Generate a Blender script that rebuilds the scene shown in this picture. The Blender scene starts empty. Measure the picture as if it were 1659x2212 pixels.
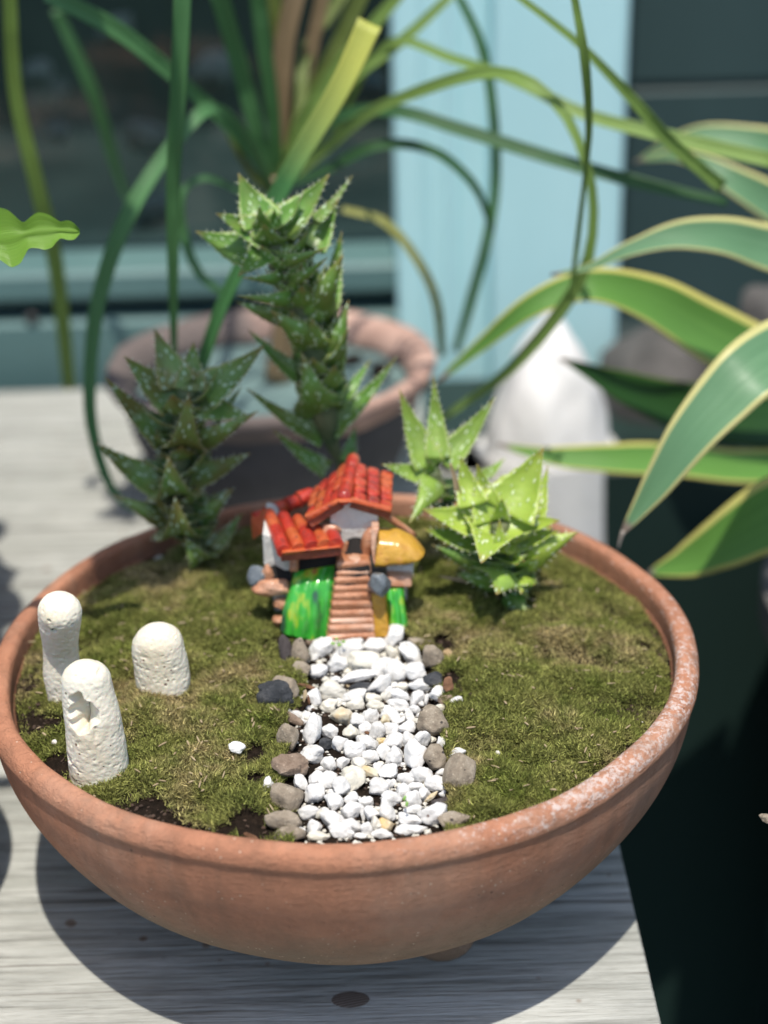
import bpy, math, random
import numpy as np
from mathutils import Vector, Matrix
from math import sin, cos, tan, pi, radians, hypot, atan2, sqrt

random.seed(7); np.random.seed(7)
S = bpy.context.scene
C = S.collection

# ------------------------------------------------------------------ camera
CAM = np.array([0.02053532, -0.61221533, 0.48957251])
CF = np.array([0.0, 0.90008316, -0.43571815])
CR = np.array([0.99958687, -0.01252324, -0.02586984])
CU = np.array([0.02874161, 0.43553815, 0.89971131])
FPX = 3324.0                                    # focal length in units of a 1659 x 2212 picture
cd = bpy.data.cameras.new('camera'); co = bpy.data.objects.new('camera', cd); C.objects.link(co)
Mx = Matrix(((CR[0], CU[0], -CF[0], CAM[0]), (CR[1], CU[1], -CF[1], CAM[1]), (CR[2], CU[2], -CF[2], CAM[2]), (0, 0, 0, 1)))
co.matrix_world = Mx
cd.sensor_fit = 'VERTICAL'; cd.sensor_height = 36.0; cd.sensor_width = 27.0
cd.lens = FPX / 2212 * 36.0
cd.clip_start = 0.02; cd.clip_end = 200
cd.dof.use_dof = True; cd.dof.focus_distance = 0.635; cd.dof.aperture_fstop = 4.3
S.camera = co

# ------------------------------------------------------------------ sky and sun
W_ = bpy.data.worlds.new('World'); S.world = W_; W_.use_nodes = True
nt = W_.node_tree; nt.nodes.clear()
out = nt.nodes.new('ShaderNodeOutputWorld'); bg = nt.nodes.new('ShaderNodeBackground'); sky = nt.nodes.new('ShaderNodeTexSky')
sky.sky_type = 'NISHITA'; sky.sun_disc = False; sky.sun_elevation = radians(72.5); sky.sun_rotation = radians(180)
sky.air_density = 1.0; sky.dust_density = 1.2; sky.ozone_density = 0.25
bg.inputs[1].default_value = 0.15
nt.links.new(sky.outputs[0], bg.inputs[0]); nt.links.new(bg.outputs[0], out.inputs[0])
sd = bpy.data.lights.new('sun', 'SUN'); sd.energy = 4.2; sd.angle = radians(0.53); sd.color = (1.0, 0.94, 0.84)
so = bpy.data.objects.new('sun', sd); C.objects.link(so)
so.rotation_euler = Vector((0.01, -0.315, 1.0)).to_track_quat('Z', 'Y').to_euler(); so.location = (0, -1, 3)
S.view_settings.view_transform = 'Standard'; S.view_settings.look = 'None'
S.view_settings.exposure = 0.12; S.view_settings.gamma = 1.0
S.cycles.max_bounces = 8; S.cycles.transparent_max_bounces = 8

# ------------------------------------------------------------------ picture <-> place
def ray(px, py):
    return CF + CR * (px - 829.5) / FPX + CU * (1106 - py) / FPX
def atz(px, py, z):
    d = ray(px, py); return CAM + d * (z - CAM[2]) / d[2]
def aty(px, py, y):
    d = ray(px, py); return CAM + d * (y - CAM[1]) / d[1]
def depth(P): return float((np.asarray(P) - CAM) @ CF)
def mpp(P): return depth(P) / FPX               # metres per picture unit there

# ------------------------------------------------------------------ numpy noise
_tab = np.random.RandomState(3).rand(65536)
def _h(i, j, k): return _tab[(i * 73856093 ^ j * 19349663 ^ k * 83492791) & 65535]
def vnoise(P, scale=1.0, off=0.0):
    p = np.asarray(P) * scale + off + 1000.0
    f = np.floor(p).astype(np.int64); t = p - f; t = t * t * (3 - 2 * t)
    r = 0
    for a in (0, 1):
        for b in (0, 1):
            for c in (0, 1):
                w = (t[..., 0] if a else 1 - t[..., 0]) * (t[..., 1] if b else 1 - t[..., 1]) * (t[..., 2] if c else 1 - t[..., 2])
                r = r + w * _h(f[..., 0] + a, f[..., 1] + b, f[..., 2] + c)
    return r * 2 - 1
def fbm(P, scale, n=3, off=0.0):
    return sum(vnoise(P, scale * 2 ** i, off + 17.3 * i) / 2 ** i for i in range(n))

# ------------------------------------------------------------------ materials
def nd(t, ty, **k):
    n = t.nodes.new(ty)
    for a, v in k.items():
        if a.startswith('i_'):
            key = a[2:]
            n.inputs[int(key) if key.isdigit() else key.replace('_', ' ')].default_value = v
        else: setattr(n, a, v)
    return n
def base(name, rough=0.6, spec=0.5):
    m = bpy.data.materials.new(name); m.use_nodes = True; t = m.node_tree
    b = t.nodes['Principled BSDF']; b.inputs['Roughness'].default_value = rough; b.inputs['Specular IOR Level'].default_value = spec
    return m, t, b
def rgb(c): return (c[0], c[1], c[2], 1)
def coords(t, kind='Object', scale=(1, 1, 1), rnd=False):
    tc = nd(t, 'ShaderNodeTexCoord'); o = tc.outputs[kind]
    if rnd:
        oi = nd(t, 'ShaderNodeObjectInfo'); ad = nd(t, 'ShaderNodeVectorMath', operation='ADD')
        sc = nd(t, 'ShaderNodeVectorMath', operation='SCALE'); sc.inputs['Scale'].default_value = 37.0
        cx = nd(t, 'ShaderNodeCombineXYZ'); t.links.new(oi.outputs['Random'], cx.inputs[0]); t.links.new(oi.outputs['Random'], cx.inputs[2])
        t.links.new(cx.outputs[0], sc.inputs[0]); t.links.new(o, ad.inputs[0]); t.links.new(sc.outputs[0], ad.inputs[1]); o = ad.outputs[0]
    mp = nd(t, 'ShaderNodeMapping'); mp.inputs['Scale'].default_value = scale; t.links.new(o, mp.inputs[0])
    return mp.outputs[0]
def noise(t, vec, scale, detail=4, rough=0.6):
    n = nd(t, 'ShaderNodeTexNoise'); n.inputs['Scale'].default_value = scale; n.inputs['Detail'].default_value = detail; n.inputs['Roughness'].default_value = rough
    t.links.new(vec, n.inputs['Vector']); return n.outputs['Fac']
def voro(t, vec, scale, feature='F1', rand=1.0):
    n = nd(t, 'ShaderNodeTexVoronoi', feature=feature); n.inputs['Scale'].default_value = scale; n.inputs['Randomness'].default_value = rand
    t.links.new(vec, n.inputs['Vector']); return n.outputs['Distance']
def ramp(t, fac, stops, interp='LINEAR'):
    r = nd(t, 'ShaderNodeValToRGB'); cr = r.color_ramp; cr.interpolation = interp
    while len(cr.elements) < len(stops): cr.elements.new(0.5)
    for e, (p, c) in zip(cr.elements, stops):
        e.position = p; e.color = rgb(c) if hasattr(c, '__len__') else (c, c, c, 1)
    t.links.new(fac, r.inputs[0]); return r.outputs[0]
def mix(t, fac, a, b, mode='MIX'):
    m = nd(t, 'ShaderNodeMix', data_type='RGBA', blend_type=mode)
    for s, v in ((0, fac), (6, a), (7, b)):
        if isinstance(v, bpy.types.NodeSocket): t.links.new(v, m.inputs[s])
        elif s == 0: m.inputs[0].default_value = v
        else: m.inputs[s].default_value = rgb(v)
    return m.outputs[2]
def mth(t, op, a, b=0.0, c=None):
    m = nd(t, 'ShaderNodeMath', operation=op)
    for i, v in enumerate((a, b) if c is None else (a, b, c)):
        if isinstance(v, bpy.types.NodeSocket): t.links.new(v, m.inputs[i])
        else: m.inputs[i].default_value = v
    return m.outputs[0]
def bump(t, b, h, dist, strength=1.0, prev=None):
    n = nd(t, 'ShaderNodeBump'); n.inputs['Distance'].default_value = dist; n.inputs['Strength'].default_value = strength
    t.links.new(h, n.inputs['Height'])
    if prev is not None: t.links.new(prev, n.inputs['Normal'])
    t.links.new(n.outputs[0], b.inputs['Normal']); return n.outputs[0]

def simple(name, c1, c2, scale=80, rough=0.6, bd=0.0, bscale=None, spec=0.5, lo=0.35, hi=0.65, rnd=True, c3=None, coat=0.0):
    m, t, b = base(name, rough, spec); v = coords(t, rnd=rnd)
    n = noise(t, v, scale)
    col = ramp(t, n, [(lo, c1), (hi, c2)] if c3 is None else [(lo, c1), ((lo + hi) / 2, c2), (hi, c3)])
    t.links.new(col, b.inputs['Base Color'])
    if bd: bump(t, b, noise(t, v, bscale or scale * 4, 5), bd)
    if coat: b.inputs['Coat Weight'].default_value = coat; b.inputs['Coat Roughness'].default_value = 0.12
    return m

def mat_terracotta():
    m, t, b = base('terracotta', 0.78, 0.3); v = coords(t)
    n1 = noise(t, v, 14, 5); n2 = noise(t, v, 160, 5, 0.7)
    col = ramp(t, n1, [(0.3, (0.39, 0.17, 0.10)), (0.55, (0.55, 0.25, 0.145)), (0.75, (0.52, 0.29, 0.195))])
    col = mix(t, ramp(t, n2, [(0.35, 0.0), (0.75, 0.45)]), col, (0.25, 0.115, 0.07))
    sep = nd(t, 'ShaderNodeSeparateXYZ'); t.links.new(v, sep.inputs[0])
    # painted shade below the sun line: olive film on the lower wall (broken edge)
    zz = mth(t, 'ADD', sep.outputs[2], mth(t, 'MULTIPLY', mth(t, 'SUBTRACT', noise(t, v, 35, 5, .7), 0.5), 0.035))
    shade_film = ramp(t, mth(t, 'MULTIPLY', zz, 8.0), [(0.50, 0.80), (0.60, 0.55), (0.74, 0.0)])
    col = mix(t, shade_film, col, (0.19, 0.155, 0.105))
    # lime bloom on the rim towards the right front
    ang = nd(t, 'ShaderNodeMath', operation='ARCTAN2'); t.links.new(sep.outputs[1], ang.inputs[0]); t.links.new(sep.outputs[0], ang.inputs[1])
    a = ramp(t, mth(t, 'MULTIPLY_ADD', ang.outputs[0], 1 / (2 * pi), 0.5), [(0.22, 0.0), (0.27, 0.62), (0.36, 1.0), (0.46, 0.9), (0.58, 0.62), (0.66, 0.5), (0.9, 0.45), (0.97, 0.0)])
    zr = ramp(t, mth(t, 'MULTIPLY', sep.outputs[2], 7.5), [(0.915, 0.0), (0.94, 1.0)])
    vs = coords(t, scale=(1, 1, 1))
    nn = mth(t, 'ADD', mth(t, 'MULTIPLY', noise(t, coords(t, scale=(1, 1, 2.5)), 210, 7, 0.9), 0.65), mth(t, 'MULTIPLY', noise(t, vs, 420, 3, .7), 0.35))
    # threshold falls as the bloom mask rises
    thr = mth(t, 'MULTIPLY_ADD', mth(t, 'MULTIPLY', a, zr), -0.27, 0.74)
    lime = ramp(t, mth(t, 'MULTIPLY', mth(t, 'SUBTRACT', nn, thr), 14.0), [(0.0, 0.0), (0.5, 0.45), (1.0, 0.8)])
    col = mix(t, lime, col, (0.72, 0.65, 0.62))
    st = ramp(t, noise(t, coords(t, scale=(1, 1, .16)), 60, 4, .6), [(0.50, 0.0), (0.68, 0.5)])
    col = mix(t, st, col, (0.22, 0.12, 0.075))
    col = mix(t, ramp(t, noise(t, coords(t, scale=(1, 1, .5)), 9, 5, .75), [(0.50, 0.0), (0.66, 0.38)]), col, (0.55, 0.36, 0.26))
    # pale grit flecks and dark pits
    fl = voro(t, v, 260); fl = ramp(t, mth(t, 'ADD', fl, mth(t, 'MULTIPLY', noise(t, v, 40, 2), 0.35)), [(0.225, 0.9), (0.265, 0.0)])
    col = mix(t, fl, col, (0.7, 0.55, 0.42))
    pit = ramp(t, mth(t, 'ADD', voro(t, v, 110), mth(t, 'MULTIPLY', noise(t, v, 23, 2), 0.4)), [(0.20, 1.0), (0.225, 0.0)])
    col = mix(t, mth(t, 'MULTIPLY', pit, 0.8), col, (0.07, 0.035, 0.03))
    t.links.new(col, b.inputs['Base Color'])
    r = mth(t, 'MULTIPLY_ADD', lime, 0.15, 0.72); t.links.new(r, b.inputs['Roughness'])
    vh = coords(t, scale=(1, 1, 3.2))
    p = bump(t, b, noise(t, vh, 130, 6, 0.75), 0.0022)
    p = bump(t, b, noise(t, v, 520, 3), 0.0007, 1.0, p)
    p = bump(t, b, ramp(t, mth(t, 'ADD', voro(t, v, 150), mth(t, 'MULTIPLY', noise(t, v, 30, 2), 0.5)), [(0.24, 1.0), (0.34, 0.0)]), 0.0007, 0.8, p)
    bump(t, b, voro(t, v, 330), 0.00035, 0.6, p)
    return m

def mat_wood():
    m, t, b = base('weathered_wood', 0.85, 0.2)
    v = coords(t, scale=(1.3, 14, 14), rnd=True); v2 = coords(t, scale=(3.5, 70, 60), rnd=True); vo = coords(t)
    n1 = noise(t, v, 3.0, 6, 0.6); n2 = noise(t, v2, 3.0, 5, 0.65)
    col = ramp(t, n1, [(0.3, (0.36, 0.37, 0.335)), (0.5, (0.475, 0.48, 0.445)), (0.7, (0.54, 0.545, 0.51))])
    col = mix(t, ramp(t, n2, [(0.36, 0.85), (0.52, 0.0)]), col, (0.20, 0.20, 0.18))
    col = mix(t, ramp(t, noise(t, coords(t, scale=(1, 3.5, 1), rnd=True), 9, 5, .7), [(0.42, 0.0), (0.62, 0.55)]), col, (0.28, 0.285, 0.26))
    cr = ramp(t, noise(t, coords(t, scale=(1.1, 40, 10), rnd=True), 4.0, 3, 0.5), [(0.33, 1.0), (0.36, 0.0)])
    col = mix(t, mth(t, 'MULTIPLY', cr, 0.6), col, (0.12, 0.10, 0.085))
    spots = ramp(t, mth(t, 'ADD', voro(t, vo, 55), mth(t, 'MULTIPLY', noise(t, vo, 20, 2), 0.5)), [(0.30, 0.8), (0.37, 0.0)])
    col = mix(t, spots, col, (0.20, 0.13, 0.085))
    t.links.new(col, b.inputs['Base Color'])
    p = bump(t, b, n2, 0.003)
    bump(t, b, n1, 0.002, 0.6, p)
    return m

def mat_knot():
    m, t, b = base('knot_wood', 0.8, 0.2); v = coords(t, scale=(1, 2.2, 1))
    n = nd(t, 'ShaderNodeTexWave', wave_type='RINGS', rings_direction='Z'); n.inputs['Scale'].default_value = 110; n.inputs['Distortion'].default_value = 2.0; n.inputs['Detail'].default_value = 3
    t.links.new(v, n.inputs[0])
    t.links.new(ramp(t, n.outputs[0], [(0.2, (0.10, 0.075, 0.06)), (0.8, (0.24, 0.20, 0.17))]), b.inputs['Base Color'])
    return m

def mat_quartz(name, tint, stain=None):
    m, t, b = base(name, 0.42, 0.5); v = coords(t, rnd=True)
    n = noise(t, v, 90, 5, 0.65)
    w = [x for x in tint]
    col = ramp(t, n, [(0.3, tuple(0.86 * x for x in w)), (0.6, w)])
    if stain: col = mix(t, ramp(t, noise(t, v, 110, 3), [(0.42, 0.0), (0.6, 0.85)]), col, stain)
    oi = nd(t, 'ShaderNodeObjectInfo'); col = mix(t, ramp(t, oi.outputs['Random'], [(0.3, 0.0), (1.0, 0.5)]), col, (0.62, 0.60, 0.56))
    col = mix(t, ramp(t, noise(t, v, 170, 4, .7), [(0.52, 0.0), (0.72, 0.45)]), col, (0.50, 0.45, 0.38))
    # specks of soil
    sp = ramp(t, mth(t, 'ADD', voro(t, v, 210), mth(t, 'MULTIPLY', noise(t, v, 60, 2), 0.7)), [(0.30, 0.9), (0.335, 0.0)])
    col = mix(t, sp, col, (0.16, 0.10, 0.08))
    t.links.new(col, b.inputs['Base Color'])
    b.inputs['Subsurface Weight'].default_value = 0.35; b.inputs['Subsurface Radius'].default_value = (1, 1, 1.05); b.inputs['Subsurface Scale'].default_value = 0.0016
    p = bump(t, b, noise(t, v, 260, 5, 0.7), 0.0007)
    bump(t, b, voro(t, v, 600), 0.00018, 0.5, p)
    return m

def mat_coral():
    m, t, b = base('dead_coral', 0.7, 0.3); v = coords(t)
    n = noise(t, v, 45, 5, 0.6)
    col = ramp(t, n, [(0.3, (0.72, 0.64, 0.48)), (0.5, (0.80, 0.75, 0.62)), (0.7, (0.82, 0.785, 0.68))])
    pits = ramp(t, mth(t, 'ADD', voro(t, v, 240), mth(t, 'MULTIPLY', noise(t, v, 55, 2), 0.9)), [(0.475, 1.0), (0.515, 0.0)])
    col = mix(t, mth(t, 'MULTIPLY', pits, 0.9), col, (0.16, 0.085, 0.065))
    t.links.new(col, b.inputs['Base Color'])
    b.inputs['Subsurface Weight'].default_value = 0.2; b.inputs['Subsurface Scale'].default_value = 0.0015
    p = bump(t, b, noise(t, v, 300, 5, 0.6), 0.0005)
    p = bump(t, b, voro(t, v, 420), 0.0004, 0.6, p)
    bump(t, b, ramp(t, pits, [(0, 1.0), (1, 0.0)]), 0.0012, 0.8, p)
    return m

def mat_stone(name, c1, c2, c3, pitc=0.04, sc=1.0):
    m, t, b = base(name, 0.85, 0.25); v = coords(t, rnd=True)
    n = noise(t, v, 130 * sc, 6, 0.75)
    col = ramp(t, n, [(0.32, c1), (0.5, c2), (0.68, c3)])
    fl = ramp(t, voro(t, v, 480 * sc), [(0.12, 1.0), (0.22, 0.0)])
    col = mix(t, mth(t, 'MULTIPLY', fl, 0.35), col, tuple(min(1, 1.7 * x) for x in c3))
    pit = ramp(t, mth(t, 'ADD', voro(t, v, 190), mth(t, 'MULTIPLY', noise(t, v, 60, 2), 0.6)), [(0.33, 1.0), (0.39, 0.0)])
    col = mix(t, mth(t, 'MULTIPLY', pit, 0.85), col, (pitc, pitc, pitc * 1.2))
    t.links.new(col, b.inputs['Base Color'])
    p = bump(t, b, noise(t, v, 260, 6, 0.75), 0.0014)
    bump(t, b, ramp(t, pit, [(0, 1.0), (1, 0.0)]), 0.0012, 0.8, p)
    return m

def mat_aloe(name, c_dark, c_mid, c_edge, fleck=(0.62, 0.74, 0.50), brown=0.0, sss=0.12):
    m, t, b = base(name, 0.38, 0.5)
    uv = nd(t, 'ShaderNodeUVMap', uv_map='UVMap'); sz = nd(t, 'ShaderNodeUVMap', uv_map='Size')
    v = coords(t, rnd=False)
    sep = nd(t, 'ShaderNodeSeparateXYZ'); t.links.new(uv.outputs[0], sep.inputs[0])
    n = noise(t, v, 70, 4)
    col = ramp(t, n, [(0.3, c_dark), (0.7, c_mid)])
    ed = mth(t, 'ABSOLUTE', mth(t, 'SUBTRACT', sep.outputs[0], 0.5))
    col = mix(t, ramp(t, ed, [(0.38, 0.0), (0.5, 0.8)]), col, c_edge)
    col = mix(t, ramp(t, sep.outputs[1], [(0.80, 0.0), (1.0, 0.85)]), col, (0.28, 0.17, 0.06))
    if brown: col = mix(t, mth(t, 'MULTIPLY', ramp(t, noise(t, v, 45, 3), [(0.42, 0.0), (0.62, 1.0)]), brown), col, (0.17, 0.11, 0.035))
    mp = nd(t, 'ShaderNodeMapping'); mp.inputs['Scale'].default_value = (520, 210, 1); t.links.new(sz.outputs[0], mp.inputs[0])
    vo = voro(t, mp.outputs[0], 1.0)
    gate = noise(t, mp.outputs[0], 0.7, 2)
    f = ramp(t, mth(t, 'ADD', vo, mth(t, 'MULTIPLY', gate, 0.55)), [(0.49, 1.0), (0.57, 0.0)])
    col = mix(t, mth(t, 'MULTIPLY', f, 0.9), col, fleck)
    t.links.new(col, b.inputs['Base Color'])
    b.inputs['Subsurface Weight'].default_value = sss; b.inputs['Subsurface Radius'].default_value = (0.4, 1, 0.15); b.inputs['Subsurface Scale'].default_value = 0.003
    p = bump(t, b, f, 0.0007)
    bump(t, b, noise(t, v, 200, 3), 0.0006, 0.6, p)
    return m

def mat_strap(name, c1, c2, tip=None, trans=0.25, rough=0.4):
    m, t, b = base(name, rough, 0.5)
    uv = nd(t, 'ShaderNodeUVMap', uv_map='UVMap'); sep = nd(t, 'ShaderNodeSeparateXYZ'); t.links.new(uv.outputs[0], sep.inputs[0])
    mp = nd(t, 'ShaderNodeMapping'); mp.inputs['Scale'].default_value = (26, 1.2, 1); t.links.new(uv.outputs[0], mp.inputs[0])
    col = ramp(t, noise(t, mp.outputs[0], 1.0, 3), [(0.3, c1), (0.7, c2)])
    if tip: col = mix(t, ramp(t, sep.outputs[1], [(0.55, 0.0), (0.9, 1.0)]), col, tip)
    t.links.new(col, b.inputs['Base Color'])
    tr = nd(t, 'ShaderNodeBsdfTranslucent'); t.links.new(col, tr.inputs[0])
    ms = nd(t, 'ShaderNodeMixShader'); ms.inputs[0].default_value = trans
    t.links.new(b.outputs[0], ms.inputs[1]); t.links.new(tr.outputs[0], ms.inputs[2]); t.links.new(ms.outputs[0], t.nodes['Material Output'].inputs[0])
    bump(t, b, noise(t, mp.outputs[0], 2.0, 2), 0.0006, 0.6)
    return m

def mat_agave(name, c1, c2, margin, marg_w=0.105):
    m, t, b = base(name, 0.36, 0.5)
    uv = nd(t, 'ShaderNodeUVMap', uv_map='UVMap'); sep = nd(t, 'ShaderNodeSeparateXYZ'); t.links.new(uv.outputs[0], sep.inputs[0])
    mp = nd(t, 'ShaderNodeMapping'); mp.inputs['Scale'].default_value = (30, 1.5, 1); t.links.new(uv.outputs[0], mp.inputs[0])
    col = ramp(t, noise(t, mp.outputs[0], 1.0, 3), [(0.3, c1), (0.7, c2)])
    ed = mth(t, 'ABSOLUTE', mth(t, 'SUBTRACT', sep.outputs[0], 0.5))
    ed = mth(t, 'ADD', ed, mth(t, 'MULTIPLY', mth(t, 'SUBTRACT', noise(t, coords(t), 30, 2), 0.5), 0.03))
    col = mix(t, ramp(t, ed, [(0.5 - marg_w - 0.012, 0.0), (0.5 - marg_w + 0.012, 1.0)]), col, margin)
    col = mix(t, ramp(t, sep.outputs[1], [(0.955, 0.0), (0.975, 1.0)]), col, (0.30, 0.24, 0.20))
    t.links.new(col, b.inputs['Base Color'])
    tr = nd(t, 'ShaderNodeBsdfTranslucent'); t.links.new(mix(t, 1.0, col, (0.9, 1.0, 0.25), 'MULTIPLY'), tr.inputs[0])
    ms = nd(t, 'ShaderNodeMixShader'); ms.inputs[0].default_value = 0.30
    t.links.new(b.outputs[0], ms.inputs[1]); t.links.new(tr.outputs[0], ms.inputs[2]); t.links.new(ms.outputs[0], t.nodes['Material Output'].inputs[0])
    bump(t, b, noise(t, mp.outputs[0], 1.5, 2), 0.0008, 0.5)
    return m

def mat_moss():
    m, t, b = base('moss', 0.8, 0.2); v = coords(t)
    at = nd(t, 'ShaderNodeAttribute', attribute_name='tint')
    n = noise(t, v, 22, 4); n2 = noise(t, v, 60, 3)
    a = ramp(t, n, [(0.30, (0.21, 0.235, 0.060)), (0.50, (0.345, 0.35, 0.105)), (0.64, (0.50, 0.41, 0.20))])
    a = mix(t, ramp(t, n2, [(0.5, 0.0), (0.68, 0.7)]), a, (0.22, 0.27, 0.055))
    sc = ramp(t, at.outputs['Fac'], [(0.0, 0.30), (0.5, 0.95), (0.9, 1.55), (1.0, 2.3)])
    sc2 = nd(t, 'ShaderNodeMix', data_type='RGBA', blend_type='MULTIPLY'); sc2.inputs[0].default_value = 1
    t.links.new(a, sc2.inputs[6]); t.links.new(sc, sc2.inputs[7])
    t.links.new(sc2.outputs[2], b.inputs['Base Color'])
    tr = nd(t, 'ShaderNodeBsdfTranslucent'); t.links.new(sc2.outputs[2], tr.inputs[0])
    ms = nd(t, 'ShaderNodeMixShader'); ms.inputs[0].default_value = 0.25
    t.links.new(b.outputs[0], ms.inputs[1]); t.links.new(tr.outputs[0], ms.inputs[2]); t.links.new(ms.outputs[0], t.nodes['Material Output'].inputs[0])
    return m

def mat_glaze(name, c1, c2, c3=None, dirt=(0.06, 0.03, 0.03), scale=60, dirtiness=0.5, coat=0.8):
    m, t, b = base(name, 0.35, 0.5); v = coords(t, rnd=True)
    n = noise(t, v, scale, 4)
    col = ramp(t, n, [(0.35, c1), (0.65, c2)] if c3 is None else [(0.33, c1), (0.5, c2), (0.67, c3)])
    d = ramp(t, noise(t, v, scale * 3.2, 5, 0.7), [(0.30, 1.0), (0.42, 0.0)])
    col = mix(t, mth(t, 'MULTIPLY', d, dirtiness), col, dirt)
    t.links.new(col, b.inputs['Base Color'])
    b.inputs['Coat Weight'].default_value = coat * .6; b.inputs['Coat Roughness'].default_value = 0.2
    bump(t, b, noise(t, v, 260, 5, .7), 0.0016)
    return m

def mat_bush():
    m, t, b = base('painted_bush', 0.35, 0.5); v = coords(t, scale=(1, 1, 0.28))
    n = noise(t, v, 150, 2, 0.5)
    col = ramp(t, n, [(0.28, (0.03, 0.09, 0.05)), (0.40, (0.03, 0.30, 0.03)), (0.54, (0.05, 0.42, 0.035)), (0.64, (0.36, 0.50, 0.03)), (0.73, (0.42, 0.20, 0.05))])
    t.links.new(col, b.inputs['Base Color']); b.inputs['Coat Weight'].default_value = 0.9; b.inputs['Coat Roughness'].default_value = 0.12
    bump(t, b, noise(t, v, 170, 3), 0.0012)
    return m

def mat_soil():
    m, t, b = base('potting_soil', 0.95, 0.1); v = coords(t)
    col = ramp(t, noise(t, v, 260, 6, 0.8), [(0.3, (0.010, 0.008, 0.006)), (0.55, (0.035, 0.024, 0.017)), (0.75, (0.085, 0.058, 0.040))])
    t.links.new(col, b.inputs['Base Color'])
    bump(t, b, noise(t, v, 420, 6, 0.8), 0.003)
    return m

def mat_paint(name, c1, c2, rough=0.55, sc=6, stretch=(1, 1, 0.12), bd=0.001):
    m, t, b = base(name, rough, 0.4); v = coords(t, scale=stretch)
    t.links.new(ramp(t, noise(t, v, sc, 4), [(0.35, c1), (0.65, c2)]), b.inputs['Base Color'])
    bump(t, b, noise(t, v, sc * 12, 4), bd)
    return m

def mat_rim_shade():
    m, t, b = base('shaded_rim_clay', 0.85, 0.25); v = coords(t); sep = nd(t, 'ShaderNodeSeparateXYZ'); t.links.new(v, sep.inputs[0])
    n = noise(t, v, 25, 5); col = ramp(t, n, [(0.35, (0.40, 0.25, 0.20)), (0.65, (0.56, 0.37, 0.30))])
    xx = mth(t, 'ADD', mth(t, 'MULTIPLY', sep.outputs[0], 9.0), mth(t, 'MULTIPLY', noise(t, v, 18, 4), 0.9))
    col = mix(t, ramp(t, mth(t, 'ADD', xx, mth(t, 'MULTIPLY', sep.outputs[1], 2.0)), [(0.35, 0.85), (0.80, 0.0)]), col, (0.10, 0.095, 0.095))  # left and front darkened: shade painted into the rim clay
    t.links.new(col, b.inputs['Base Color']); bump(t, b, noise(t, v, 60, 5), 0.003); return m

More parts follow.
